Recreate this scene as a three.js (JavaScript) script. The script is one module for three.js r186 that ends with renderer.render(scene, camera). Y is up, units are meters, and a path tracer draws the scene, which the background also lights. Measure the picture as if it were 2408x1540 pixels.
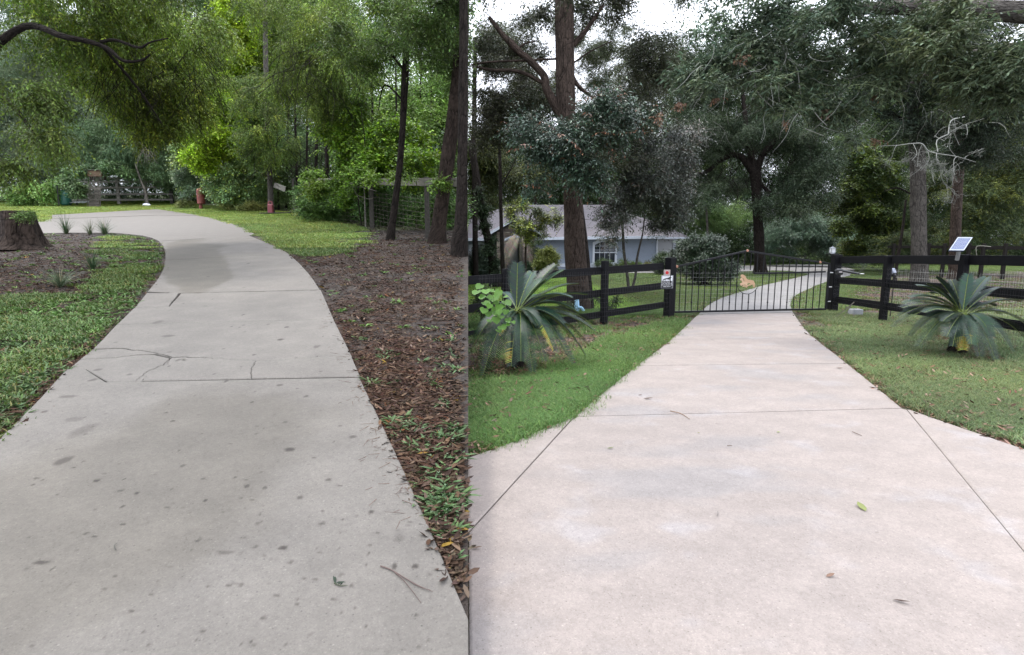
import * as THREE from 'three';
import { mergeGeometries } from 'three/addons/utils/BufferGeometryUtils.js';
import { ImprovedNoise } from 'three/addons/math/ImprovedNoise.js';
import { RoundedBoxGeometry } from 'three/addons/geometries/RoundedBoxGeometry.js';

// ---------------------------------------------------------------- camera, sky, sun, exposure
const F = 1317, CX = 1204, CY = 770, EYE = 1.65, HR = 578, HL = 420;      // the photograph is measured on a 2408 x 1540 sheet
const PITCH = Math.atan((CY - HR) / F);
const scene = new THREE.Scene();
const camera = new THREE.PerspectiveCamera(2 * Math.atan(CY / F) * 180 / Math.PI, 1024 / 655, 0.05, 900);
camera.position.set(0, EYE, 0);
camera.rotation.x = -PITCH;
const renderer = new THREE.WebGLRenderer({ antialias: true });
renderer.toneMapping = THREE.LinearToneMapping;
renderer.toneMappingExposure = 2.0;
renderer.shadowMap.enabled = true;
{
  // overcast: brightest overhead, a third of that at the skyline, a cold white
  const w = 256, h = 128, a = new Float32Array(w * h * 4);
  for (let y = 0; y < h; y++) for (let x = 0; x < w; x++) {
    const el = ((y + 0.5) / h - 0.5) * Math.PI, s = Math.max(0, Math.sin(el)), L = 2.6 * (1 + 2 * s) / 3, i = (y * w + x) * 4;
    a[i] = L * 0.93; a[i + 1] = L * 0.975; a[i + 2] = L * 1.10; a[i + 3] = 1;
  }
  const sky = new THREE.DataTexture(a, w, h, THREE.RGBAFormat, THREE.FloatType);
  sky.mapping = THREE.EquirectangularReflectionMapping; sky.magFilter = THREE.LinearFilter; sky.needsUpdate = true;
  scene.background = sky; scene.environment = sky;
}
const sun = new THREE.DirectionalLight(new THREE.Color(1, 0.95, 0.86), 1.5);
sun.position.set(-32, 80, -34); sun.castShadow = true; sun.shadow.radius = 20;
sun.target.position.set(0, 0, -20);
Object.assign(sun.shadow.camera, { left: -60, right: 60, top: 60, bottom: -60, far: 240 });
sun.shadow.mapSize.set(2048, 2048);
scene.add(sun, sun.target);

// ---------------------------------------------------------------- helpers
let seed0 = 12345;
function rngOf(s) { let a = s | 0; return () => { a = (a + 0x6d2b79f5) | 0; let t = Math.imul(a ^ (a >>> 15), 1 | a); t = (t + Math.imul(t ^ (t >>> 7), 61 | t)) ^ t; return ((t ^ (t >>> 14)) >>> 0) / 4294967296; }; }
let R = rngOf(seed0);
const rr = (a, b) => a + (b - a) * R(), gauss = () => (R() + R() + R() + R() - 2) * 0.866;
const PN = new ImprovedNoise();
const n3 = (x, y, z) => PN.noise(x + 31.7, y + 11.3, z + 57.1);
const fbm = (x, y, z, o = 4) => { let s = 0, a = 0.5, f = 1; for (let i = 0; i < o; i++) { s += a * n3(x * f, y * f, z * f); f *= 2.03; a *= 0.5; } return s; };
const V = (x, y, z) => new THREE.Vector3(x, y, z), lerp = (a, b, t) => a + (b - a) * t, clamp = (x, a = 0, b = 1) => Math.min(b, Math.max(a, x));
const sm = (a, b, x) => { const t = clamp((x - a) / (b - a)); return t * t * (3 - 2 * t); };
const cp = Math.cos(PITCH), sp = Math.sin(PITCH);
const dir = (u, v) => { const x = (u - CX) / F, y = (CY - v) / F; return [x, y * cp - sp, cp + y * sp]; };   // x, up, depth
const M = (() => { const d = dir(CX, HL); return d[1] / d[2]; })();        // the slope of the place on the left
const hL = (d) => d <= 0 ? 0 : d < 60 ? M * d : M * 60, hR = () => 0;
const P = (u, v, d) => { const r = dir(u, v), t = d / r[2]; return V(r[0] * t, EYE + r[1] * t, -d); };
const gR = (u, v) => { const r = dir(u, v), t = -EYE / r[1]; return V(r[0] * t, 0, -r[2] * t); };
const gL = (u, v) => { const r = dir(u, v), t = EYE / (M * r[2] - r[1]); return V(r[0] * t, M * r[2] * t, -r[2] * t); };
const seamX = (d, y) => ((1101 - CX) / F) * (cp * d - sp * (y - EYE));     // where the two places meet
const px = (d) => d / F;                                                   // metres per sheet pixel at a depth
const names = new Map();
function numbered(n) { const k = names.get(n) ?? 0; names.set(n, k + 1); return k ? n + '_' + String(k).padStart(3, '0') : n; }
const origin = new WeakMap();
function tag(o, label, category, group, kind) { if (label) o.userData.label = label; if (category) o.userData.category = category; if (group) o.userData.group = group; if (kind) o.userData.kind = kind; return o; }
function thing(name, label, category, pos, group, kind) {
  const o = new THREE.Group(); o.name = numbered(name); o.position.copy(pos); origin.set(o, pos.clone()); scene.add(o);
  return tag(o, label, category, group, kind);
}
function shade(m) { m.castShadow = true; m.receiveShadow = true; return m; }
function part(name, geo, mat, parent) {                                    // geometry in world metres, hung under its thing
  const m = shade(new THREE.Mesh(geo, mat)); m.name = name;
  const o = origin.get(parent) ?? V(0, 0, 0);
  geo.translate(-o.x, -o.y, -o.z); origin.set(m, o); parent.add(m);
  return m;
}
function group(name, parent) { const g = new THREE.Group(); g.name = name; origin.set(g, origin.get(parent)); parent.add(g); return g; }
function solo(name, label, category, geo, mat, grp, kind) {                // a thing that is one mesh
  geo.computeBoundingBox(); const b = geo.boundingBox, o = V((b.min.x + b.max.x) / 2, b.min.y, (b.min.z + b.max.z) / 2);
  geo.translate(-o.x, -o.y, -o.z);
  const m = shade(new THREE.Mesh(geo, mat)); m.name = numbered(name); m.position.copy(o); scene.add(m);
  return tag(m, label, category, grp, kind);
}
class GB {                                                                 // collects triangles
  constructor() { this.p = []; this.c = []; this.u = []; this.i = []; }
  v(q, c = [1, 1, 1], uu = 0, vv = 0) { this.p.push(q.x, q.y, q.z); this.c.push(c[0], c[1], c[2]); this.u.push(uu, vv); return this.p.length / 3 - 1; }
  t(a, b, c) { this.i.push(a, b, c); }
  q(a, b, c, d) { this.i.push(a, b, c, a, c, d); }
  quad(a, b, c, d, col, m = 1) { const w = a.distanceTo(b) * m, h = a.distanceTo(d) * m, k = [this.v(a, col, 0, 0), this.v(b, col, w, 0), this.v(c, col, w, h), this.v(d, col, 0, h)]; this.q(...k); }
  geo() { const g = new THREE.BufferGeometry(); g.setAttribute('position', new THREE.Float32BufferAttribute(this.p, 3)); g.setAttribute('color', new THREE.Float32BufferAttribute(this.c, 3)); g.setAttribute('uv', new THREE.Float32BufferAttribute(this.u, 2)); g.setIndex(this.i); g.computeVertexNormals(); return g; }
}
function beam(p, q, w, h, up = V(0, 1, 0), bevel = 0.006) {                // a board or bar from p to q: w across, h along up
  const L = p.distanceTo(q), z = q.clone().sub(p).normalize(), x = up.clone().cross(z).normalize(), y = z.clone().cross(x);
  const g = bevel ? new RoundedBoxGeometry(w, h, L, 1, bevel) : new THREE.BoxGeometry(w, h, L);
  g.applyMatrix4(new THREE.Matrix4().makeBasis(x, y, z).setPosition(p.clone().add(q).multiplyScalar(0.5)));
  return g;
}
function post(p, w, h, dd = w, ang = 0, bevel = 0.01) { const g = new RoundedBoxGeometry(w, h, dd, 1, bevel); g.rotateY(ang); g.translate(p.x, p.y + h / 2, p.z); return g; }
function tube(pts, radii, seg = 8, detail = 6, rough = 0, uvm = 1) {        // a tapering limb through points, uv in metres
  const c = pts.length > 2 ? new THREE.CatmullRomCurve3(pts, false, 'centripetal') : new THREE.LineCurve3(pts[0], pts[1]);
  const n = Math.max(1, (pts.length - 1) * detail), g = new GB(); let x = V(1, 0, 0.3), len = 0, last = null;
  for (let i = 0; i <= n; i++) {
    const t = i / n, q = c.getPoint(t), tan = c.getTangent(t), f = t * (radii.length - 1), k = Math.min(radii.length - 2, Math.floor(f)), r = lerp(radii[k], radii[k + 1], f - k);
    if (last) len += q.distanceTo(last); last = q;
    x = x.clone().addScaledVector(tan, -x.dot(tan)).normalize(); const y = tan.clone().cross(x);
    for (let j = 0; j <= seg; j++) {
      const a = j / seg * Math.PI * 2, ca = Math.cos(a), sa = Math.sin(a), k2 = 1 + rough * (fbm(ca * 1.3 + q.x, q.y * 0.9, sa * 1.3 + q.z, 3) * 1.2);
      g.v(q.clone().addScaledVector(x, ca * r * k2).addScaledVector(y, sa * r * k2), undefined, a * Math.max(r, 0.06) * uvm, len * uvm);
      if (i && j) { const b = (i - 1) * (seg + 1) + j - 1, e = i * (seg + 1) + j - 1; g.q(b, b + 1, e + 1, e); }
    }
  }
  const o = g.geo(); o.deleteAttribute('color'); return o;
}
const merge = (a) => mergeGeometries(a, false);
function tex(w, h, f, { srgb = false, rep } = {}) {
  const a = new Uint8Array(w * h * 4);
  for (let y = 0; y < h; y++) for (let x = 0; x < w; x++) { const c = f(x / w, y / h, x, y), i = (y * w + x) * 4; for (let k = 0; k < 3; k++) a[i + k] = clamp(Array.isArray(c) ? c[k] : c) * 255; a[i + 3] = 255; }
  const t = new THREE.DataTexture(a, w, h); t.wrapS = t.wrapT = THREE.RepeatWrapping; t.magFilter = THREE.LinearFilter; t.minFilter = THREE.LinearMipmapLinearFilter; t.generateMipmaps = true; t.needsUpdate = true;
  if (srgb) t.colorSpace = THREE.SRGBColorSpace; if (rep) t.repeat.set(rep[0], rep[1]);
  return t;
}
// noise that closes on itself over a tile
const hash2 = (i, j, s) => { let h = Math.imul(i, 374761393) + Math.imul(j, 668265263) + Math.imul(s + 7, 1274126177); h = Math.imul(h ^ (h >>> 13), 1274126177); return ((h ^ (h >>> 16)) >>> 0) / 2147483648 - 1; };
const tile = (u, v, k, s = 0, ky = k) => { const x = u * k, y = v * ky, i = Math.floor(x), j = Math.floor(y), f = x - i, g = y - j, a = f * f * (3 - 2 * f), b = g * g * (3 - 2 * g), w = (p, q) => hash2(((p % k) + k) % k, ((q % ky) + ky) % ky, s); return 0.8 * lerp(lerp(w(i, j), w(i + 1, j), a), lerp(w(i, j + 1), w(i + 1, j + 1), a), b); };
const std = (color, o = {}) => new THREE.MeshStandardMaterial({ color: new THREE.Color().setRGB(...color), roughness: 0.85, ...o });
const leafy = (o = {}) => new THREE.MeshPhysicalMaterial({ color: 0xffffff, vertexColors: true, roughness: 0.6, transmission: 0.45, thickness: 0, side: THREE.DoubleSide, specularIntensity: 0.35, ...o });

// ---------------------------------------------------------------- materials
R = rngOf(77);
const grainT = (() => {
  const w = 512, spots = new Float32Array(w * w).fill(0);
  const put = (n, r0, r1, amp) => { for (let k = 0; k < n; k++) { const x = R() * w, y = R() * w, r = rr(r0, r1), a = amp * rr(0.4, 1); for (let j = -4; j <= 4; j++) for (let i = -4; i <= 4; i++) { const e = Math.hypot(i, j) / r; if (e < 1) { const q = ((Math.floor(y + j) + w) % w) * w + (Math.floor(x + i) + w) % w; spots[q] += a * (1 - e * e); } } } };
  put(7000, 1, 2.2, 0.06); put(7000, 1, 2.2, -0.07); put(420, 1.6, 3.0, 0.13); put(260, 1.4, 2.6, -0.22);
  return tex(w, w, (u, v, x, y) => { const s = 0.84 + 0.03 * tile(u, v, 7) + 0.03 * tile(u, v, 40, 5) + 0.035 * tile(u, v, 110, 6) + spots[y * w + x] + (R() - 0.5) * 0.06; return [s, s * 0.995, s * 0.985]; }, { srgb: true });
})();
const concreteMat = (o) => new THREE.MeshStandardMaterial({ color: 0xffffff, vertexColors: true, map: grainT, bumpMap: grainT, bumpScale: 0.002, roughness: 0.9, ...o });
const concreteM = concreteMat({});
const barkT = tex(256, 512, (u, v) => {
  const w = tile(u, v, 5, 1, 7) * 0.035 + 0.022 * tile(u, v, 12, 3, 18), fur = Math.min(1, Math.abs(tile(u + w, v, 20, 3, 6)) * 3.2), f2 = Math.min(1, Math.abs(tile(u + w * 0.6, v, 34, 8, 13)) * 2.6);
  const k = 0.10 + 0.36 * Math.pow(fur, 0.7) + 0.2 * f2 + 0.16 * tile(u, v, 60, 2, 30) + 0.10 * tile(u, v, 120, 6, 120) + 0.14 * tile(u, v, 5, 5, 8); return [k, k * 0.95, k * 0.9];
});
const phys = (color, o = {}) => new THREE.MeshPhysicalMaterial({ color: new THREE.Color().setRGB(...color), roughness: 0.9, specularIntensity: 0.25, ...o });
const bark = (c) => phys(c, { map: barkT, bumpMap: barkT, bumpScale: 0.05, roughness: 0.95 });
for (const t of [barkT]) t.repeat.set(1.6, 0.8);
const barkBrown = bark([0.088, 0.068, 0.058]), barkPine = bark([0.06, 0.046, 0.039]), barkGrey = bark([0.13, 0.123, 0.115]), barkDark = bark([0.036, 0.03, 0.027]), barkPale = bark([0.28, 0.265, 0.24]);
const twigPale = std([0.21, 0.215, 0.195]);
const leafM = leafy(), leafGloss = leafy({ roughness: 0.38, transmission: 0.25, specularIntensity: 0.9 }), leafThin = leafy({ transmission: 0.55, roughness: 0.6 }), grassM = leafy({ transmission: 0.4, roughness: 0.6, specularIntensity: 0.4 });
const litterM = leafy({ transmission: 0.05, roughness: 0.9, specularIntensity: 0.2 });
const soilT = tex(512, 512, (u, v) => { const k = 0.72 + 0.3 * tile(u, v, 18) + 0.3 * tile(u, v, 60, 4) + (R() - 0.5) * 0.25; return [k, k * 0.98, k * 0.95]; });
const groundM = new THREE.MeshStandardMaterial({ color: 0xffffff, vertexColors: true, map: soilT, bumpMap: soilT, bumpScale: 0.03, roughness: 1, side: THREE.DoubleSide });
const woodT = tex(256, 256, (u, v) => { const k = 0.72 + 0.22 * tile(u * 1, v, 4) + 0.16 * Math.sin((v + 0.06 * tile(u, v, 5, 2)) * Math.PI * 2 * 13) + 0.15 * tile(u, v, 44, 7); return [k, k, k]; });
const blackPaint = phys([0.006, 0.006, 0.0072], { roughness: 0.62, specularIntensity: 0.22, bumpMap: woodT, bumpScale: 0.004 });
const greyWood = std([0.22, 0.205, 0.18], { map: woodT, bumpMap: woodT, bumpScale: 0.006 }), darkWood = std([0.055, 0.049, 0.04], { map: woodT });
const blackIron = phys([0.009, 0.009, 0.011], { roughness: 0.5, specularIntensity: 0.5 }), wireM = std([0.05, 0.05, 0.05], { roughness: 0.5, metalness: 0.4 }), wireGrey = std([0.34, 0.34, 0.32], { roughness: 0.5, metalness: 0.5 }), wireRust = std([0.12, 0.10, 0.085], { roughness: 0.8 });

// ---------------------------------------------------------------- driveways: concrete panels with open joints between them
const G2 = { L: (p) => { const q = gL(p[0], p[1]); return [q.x, -q.z]; }, R: (p) => { const q = gR(p[0], p[1]); return [q.x, -q.z]; } };
const H = { L: hL, R: hR };
const curve = (pts, n = 40) => { const c = new THREE.CatmullRomCurve3(pts.map((p) => V(p[0], p[1], 0)), false, 'centripetal'); return c.getPoints(pts.length * n).map((q) => [q.x, q.y]); };
const line = (pts, n = 40) => { const o = []; for (let i = 0; i + 1 < pts.length; i++) for (let k = 0; k < n; k++) o.push([lerp(pts[i][0], pts[i + 1][0], k / n), lerp(pts[i][1], pts[i + 1][1], k / n)]); o.push(pts[pts.length - 1]); return o; };
const leftA = [[-500, 1502], [-300, 1312], [-170, 1190], [-40, 1068], [88, 943], [160, 866], [215, 822], [274, 763], [310, 726], [347, 685], [372, 655], [386, 630], [389.4, 602], [386, 581], [374.5, 566.6]];
const leftIsland = [[374.5, 566.6], [351.6, 557.5], [317, 551.8], [260, 547.6], [111, 548], [-60, 549], [-260, 550]];
const leftB0 = [[1101, 1700], [1101, 1540], [1101, 1452]], leftB = [[1101, 1452], [1000, 1215], [925, 1050], [848, 888], [822, 830], [780, 740], [745, 670], [715, 630], [672, 590], [610, 555], [560, 530], [500, 513], [430, 500], [369, 491.6]];
const leftFar = [[369, 491.6], [208, 500.5], [122.5, 505.5], [122.5, 514], [99, 520.8], [-60, 522], [-260, 522]];
const rightA = [[1355, 978], [1400, 938], [1500, 858], [1578, 798], [1640, 738], [1665, 716.6], [1690.6, 703], [1723.8, 691], [1762.8, 679.5], [1802, 668.7], [1841, 660], [1880, 651], [1903.5, 644.3]];
const rightB = [[2121, 958.6], [2045, 897], [1990, 853.5], [1968, 836], [1900, 783], [1864.8, 734], [1858.6, 716.6], [1860.5, 704.9], [1872, 693], [1899.7, 679.5], [1938.7, 663.8], [1975, 654], [1999, 646.7]];
const loop = [[1999, 646.7], [2010, 634], [1973.6, 623.8], [1942.6, 622.2], [1860, 621.8], [1817, 623], [1590, 627], [1250, 632], [1250, 642], [1590, 641], [1720, 639], [1817, 635.5], [1862, 637], [1903.5, 644.3]];
const flareA = [[1101, 1075], [1200, 1040], [1290, 1003], [1350, 980]], flareB = [[2134, 962], [2200, 985], [2320, 1025], [2520, 1092], [2760, 1170]];
const E = { L: [curve(leftA), [...line(leftB0), ...curve(leftB)]], R: [curve(rightA), curve(rightB)] };
const pip = (poly, x, y) => { let c = false; for (let i = 0, j = poly.length - 1; i < poly.length; j = i++) { const [a, b] = poly[i], [e, f] = poly[j]; if ((b > y) !== (f > y) && x < (e - a) * (y - b) / (f - b) + a) c = !c; } return c; };
const outline = {
  L: [...E.L[0], ...curve(leftIsland), ...line([...leftFar].reverse(), 4), ...[...E.L[1]].reverse()].map(G2.L),
  R: [[1101, 1700], ...flareA, ...E.R[0], ...line([...loop].reverse(), 4), ...[...E.R[1]].reverse(), ...flareB, [2760, 1700]].map(G2.R),
};
function toPx(x, y, d) { const f = cp * d - sp * (y - EYE), up = sp * d + cp * (y - EYE); return [CX + F * x / f, CY - F * up / f]; }

// stains and wear that lie on the concrete: [u, v, half width, half height in sheet pixels, strength]
R = rngOf(5);
const stains = { L: [], R: [] };
function stain(s, u, v, ru, rv, k, col = [0.30, 0.27, 0.25]) { const [x, d] = G2[s]([u, v]), [x2] = G2[s]([u + ru, v]), [, d2] = G2[s]([u, v - rv]); stains[s].push({ x, d, rx: Math.abs(x2 - x), rd: Math.abs(d2 - d), k, col, a: R() * 9 }); }
for (const a of [[680, 1057, 15, 5, .9], [150, 1083, 17, 12, .6], [228, 1130, 8, 4, .8], [322, 1160, 6, 4, .8], [283, 1154, 9, 3, .6], [483, 1177, 5, 4, .8], [623, 1147, 6, 4, .6], [580, 1143, 7, 4, .7], [706, 1170, 9, 5, .6], [773, 1128, 8, 3, .7], [757, 1231, 11, 4, .6], [873, 1203, 8, 5, .9], [806, 1221, 4, 3, .9], [665, 1288, 12, 6, .9], [530, 1298, 20, 5, .45], [567, 1301, 6, 3, .6], [928, 1332, 8, 6, 1], [976, 1332, 10, 6, .8], [700, 1420, 6, 5, .6], [203, 1254, 8, 3, .7], [222, 1262, 7, 3, .8], [99, 1322, 22, 5, .7], [607, 1230, 8, 4, .45], [288, 1191, 5, 3, .8], [830, 1027, 10, 4, .6], [160, 932, 24, 4, .5], [104, 968, 8, 3, .6], [532, 896, 5, 3, .7], [720, 931, 7, 3, .6], [658, 905, 8, 3, .6], [219, 893, 10, 4, .6], [230, 867, 9, 3, .5], [305, 878, 7, 3, .5], [572, 740, 3, 2, .9], [673, 769, 5, 2, .7], [660, 798, 9, 2.5, .8], [598, 834, 5, 2, .7], [745, 815, 8, 4, .5], [940, 1265, 14, 10, .3], [175, 985, 22, 7, .3], [200, 1010, 26, 18, .35], [420, 846, 6, 3, .5], [430, 1095, 6, 4, .5], [395, 790, 16, 3, .45], [372, 757, 14, 4, .4], [620, 1452, 9, 5, .6]]) stain('L', ...a);
for (let k = 0; k < 260; k++) { const v = 560 + Math.pow(R(), 0.8) * 960, w = (v - 420) / 900; stain('L', rr(60, 1080), v, rr(1.5, 7) * (0.4 + w), rr(1, 3) * (0.3 + w), rr(0.25, 0.75)); }
for (let k = 0; k < 60; k++) { const v = 640 + R() * 800; stain('R', rr(1110, 2350), v, rr(1, 4), rr(0.6, 2), rr(0.1, 0.35)); }
const buckets = { L: new Map(), R: new Map() };
for (const s of ['L', 'R']) for (const t of stains[s]) for (let i = Math.floor((t.x - 2 * t.rx) / 0.5); i <= Math.floor((t.x + 2 * t.rx) / 0.5); i++) for (let j = Math.floor((t.d - 2 * t.rd) / 0.5); j <= Math.floor((t.d + 2 * t.rd) / 0.5); j++) { const k = i * 1000 + j; if (!buckets[s].has(k)) buckets[s].set(k, []); buckets[s].get(k).push(t); }
function stained(s, x, d, c) {
  for (const t of buckets[s].get(Math.floor(x / 0.5) * 1000 + Math.floor(d / 0.5)) ?? []) {
    const e = Math.hypot((x - t.x) / t.rx, (d - t.d) / t.rd) + 0.7 * fbm(x / t.rx * 0.7 + t.a, d / t.rd * 0.7, t.a, 3);
    const k = Math.min(1, t.k * 1.3) * (1 - sm(0.5, 1.2, e)); if (k > 0) c = c.map((q, i) => q * (1 - k) + q * t.col[i] * k * 1.0);
  }
  return c;
}
// leaf-tannin stain with a real outline on the panels past the cracks
const bigStain = (x, d) => { const [u, v] = toPx(x, hL(d), d); const e = Math.hypot((u - 455) / 92, (v - 628) / 66) + 0.5 * fbm(x * 0.9, d * 0.5, 3, 4); return v < 690 ? (1 - sm(0.85, 1.05, e)) : 0; };
const nearPatch = (x, d) => { const e = Math.hypot((x + 2.15) / 0.95, (d - 3.1) / 1.35) + 0.7 * fbm(x * 1.2, d * 0.8, 8, 4); return 1 - sm(0.7, 1.15, e); };  // darker, browner patch on the near concrete with a ragged outline
function colL(x, d) {
  const n = fbm(x * 0.7, d * 0.35, 2, 4), m = fbm(x * 3, d * 2.2, 9, 3); let k = 0.176 * (1 + 0.24 * n + 0.18 * m);
  let c = [k * 0.955, k * 0.87, k * 0.775];
  const b = bigStain(x, d), q = nearPatch(x, d), w = 0.2 * q + 0.27 * b; c = [c[0] * (1 - w), c[1] * (1 - w * 1.06), c[2] * (1 - w * 1.25)];
  return stained('L', x, d, c);
}
function colR(x, d) {
  const n = fbm(x * 0.5 + 4, d * 0.9, 2, 4), g = fbm(x * 0.6, d * 1.6 + 7, 21, 4), m = fbm(x * 5, d * 5, 9, 3), w = fbm(x * 2, d * 2.6, 33, 3);
  const grey = 0.6 * sm(0.05, 0.36, g); let k = 0.298 * (1 + 0.14 * n + 0.1 * m) * (1 - 0.13 * grey);
  let c = [k * lerp(1.03, 0.98, grey), k * lerp(0.885, 0.915, grey), k * lerp(0.805, 0.90, grey)];
  const chalk = sm(0.12, 0.4, w) * 0.5; c = c.map((q, i) => lerp(q, [0.345, 0.325, 0.328][i], chalk));
  return stained('R', x, d, c);
}
function colGreyShade(x, d) { const k = 0.245 * (1 + 0.24 * fbm(x * 0.6, d * 0.5, 4, 4) + 0.12 * fbm(x * 3, d * 3, 8, 3)); return [k, k * 0.955, k * 0.93]; }   // greyer concrete past the gate, tree shade painted into its tone
const COL = { L: colL, R: colR };
const resample = (poly, n) => { const L = [0]; for (let i = 1; i < poly.length; i++) L.push(L[i - 1] + Math.hypot(poly[i][0] - poly[i - 1][0], poly[i][1] - poly[i - 1][1])); const T = L[L.length - 1], o = []; let k = 0; for (let i = 0; i <= n; i++) { const s = T * i / n; while (k < L.length - 2 && L[k + 1] < s) k++; const t = clamp((s - L[k]) / Math.max(1e-9, L[k + 1] - L[k])); o.push([lerp(poly[k][0], poly[k + 1][0], t), lerp(poly[k][1], poly[k + 1][1], t)]); } return o; };
const offset = (poly, g) => poly.map((p, i) => { const a = poly[Math.max(0, i - 1)], b = poly[Math.min(poly.length - 1, i + 1)], l = Math.hypot(b[0] - a[0], b[1] - a[1]) || 1, w = typeof g === 'function' ? g(p) : g; return [p[0] - (b[1] - a[1]) / l * w, p[1] + (b[0] - a[0]) / l * w]; });
function sub(edge, a, b) { const near = (q) => { let k = 0, best = 1e9; edge.forEach((p, i) => { const e = (p[0] - q[0]) ** 2 + (p[1] - q[1]) ** 2; if (e < best) { best = e; k = i; } }); return k; }; const i = near(a), j = near(b); return i < j ? edge.slice(i, j + 1) : edge.slice(j, i + 1).reverse(); }
const jagged = (poly, amp) => poly.map((p) => [p[0] + amp * 0.6 * fbm(p[1] * 9, p[0] * 2, 4, 3), p[1] + amp * 1.6 * fbm(p[0] * 7, 3.3, 1.7, 4)]);
function slab(parent, s, o) {
  const { nu = 90, nv = 60, depth = 0.12 } = o, g = G2[s];
  let B = resample(line(o.B).map(g), nu), T = resample(line(o.T).map(g), nu);
  const Lp = o.L ? line(o.L).map(g) : sub(E[s][0], o.B[0], o.T[0]).map(g), Rp = o.R ? line(o.R).map(g) : sub(E[s][1], o.B[o.B.length - 1], o.T[o.T.length - 1]).map(g);
  let Lr = resample(Lp, nv), Rt = resample(Rp, nv);
  if (o.jB) B = jagged(B, o.jB); if (o.jT) T = jagged(T, o.jT); if (o.jL) Lr = jagged(Lr, o.jL); if (o.jR) Rt = jagged(Rt, o.jR);
  if (o.gB) B = offset(B, o.gB); if (o.gT) T = offset(T, typeof o.gT === 'function' ? (p) => -o.gT(p) : -o.gT);
  if (o.gL) Lr = offset(Lr, -o.gL); if (o.gR) Rt = offset(Rt, o.gR);
  const c00 = o.own ? B[0] : [Lr[0][0], B[0][1]], c10 = o.own ? B[nu] : [Rt[0][0], B[nu][1]], c01 = [Lr[nv][0], T[0][1]], c11 = [Rt[nv][0], T[nu][1]];
  const fix = (poly, a, b) => { const n = poly.length - 1, da = [a[0] - poly[0][0], a[1] - poly[0][1]], db = [b[0] - poly[n][0], b[1] - poly[n][1]]; return poly.map((p, i) => { const t = i / n; return [p[0] + da[0] * (1 - t) + db[0] * t, p[1] + da[1] * (1 - t) + db[1] * t]; }); };
  B = fix(B, c00, c10); T = fix(T, c01, c11); Lr = fix(Lr, c00, c01); Rt = fix(Rt, c10, c11);
  const m = new GB(), id = (i, j) => j * (nu + 1) + i;
  for (let j = 0; j <= nv; j++) for (let i = 0; i <= nu; i++) {
    const a = i / nu, b = j / nv, q = [0, 1].map((k) => (1 - b) * B[i][k] + b * T[i][k] + (1 - a) * Lr[j][k] + a * Rt[j][k] - ((1 - a) * (1 - b) * c00[k] + a * (1 - b) * c10[k] + (1 - a) * b * c01[k] + a * b * c11[k]));
    const edge = Math.min(i ? 1 : 0, j ? 1 : 0, i < nu ? 1 : 0, j < nv ? 1 : 0) ? 0 : 0.006;
    m.v(V(q[0], H[s](q[1]) - edge + (o.lift ?? 0) + 0.003 * fbm(q[0] * 1.2, q[1] * 1.2, 5, 2), -q[1]), (o.col ?? COL[s])(q[0], q[1]), q[0], q[1]);
    if (i && j) m.q(id(i - 1, j - 1), id(i, j - 1), id(i, j), id(i - 1, j));
  }
  const ring = []; for (let i = 0; i < nu; i++) ring.push(id(i, 0)); for (let j = 0; j < nv; j++) ring.push(id(nu, j)); for (let i = nu; i > 0; i--) ring.push(id(i, nv)); for (let j = nv; j > 0; j--) ring.push(id(0, j));
  const at = (k, dy) => V(m.p[k * 3], m.p[k * 3 + 1] - dy, m.p[k * 3 + 2]), low = [];
  for (const k of ring) low.push([m.v(at(k, 0), m.c.slice(k * 3, k * 3 + 3), m.u[k * 2], m.u[k * 2 + 1]), m.v(at(k, depth), m.c.slice(k * 3, k * 3 + 3), m.u[k * 2] + 0.1, m.u[k * 2 + 1] + 0.1)]);
  for (let k = 0; k < low.length; k++) { const a = low[k], b = low[(k + 1) % low.length]; m.q(a[1], b[1], b[0], a[0]); }
  return part('concrete_panel', m.geo(), concreteM, parent);
}
function polySlab(parent, s, pts, dpt = 0.12, col = COL[s], raw = false) {
  const q = raw ? pts : pts.map(G2[s]), tri = THREE.ShapeUtils.triangulateShape(q.map((p) => new THREE.Vector2(...p)), []), m = new GB();
  const top = q.map((p) => m.v(V(p[0], H[s](p[1]), -p[1]), col(p[0], p[1]), p[0], p[1])); for (const t of tri) m.t(top[t[0]], top[t[1]], top[t[2]]);
  for (let i = 0; i < q.length; i++) { const a = q[i], b = q[(i + 1) % q.length]; m.q(...[[a, dpt], [b, dpt], [b, 0], [a, 0]].map(([p, h]) => m.v(V(p[0], H[s](p[1]) - h, -p[1]), col(p[0], p[1]), p[0], p[1]))); }
  return part('concrete_panel', m.geo(), concreteM, parent);
}
const driveL = thing('driveway', 'grey concrete driveway curving uphill with dark spots, cracks and open joints', null, V(0, 0, 0), null, 'structure');
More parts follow.
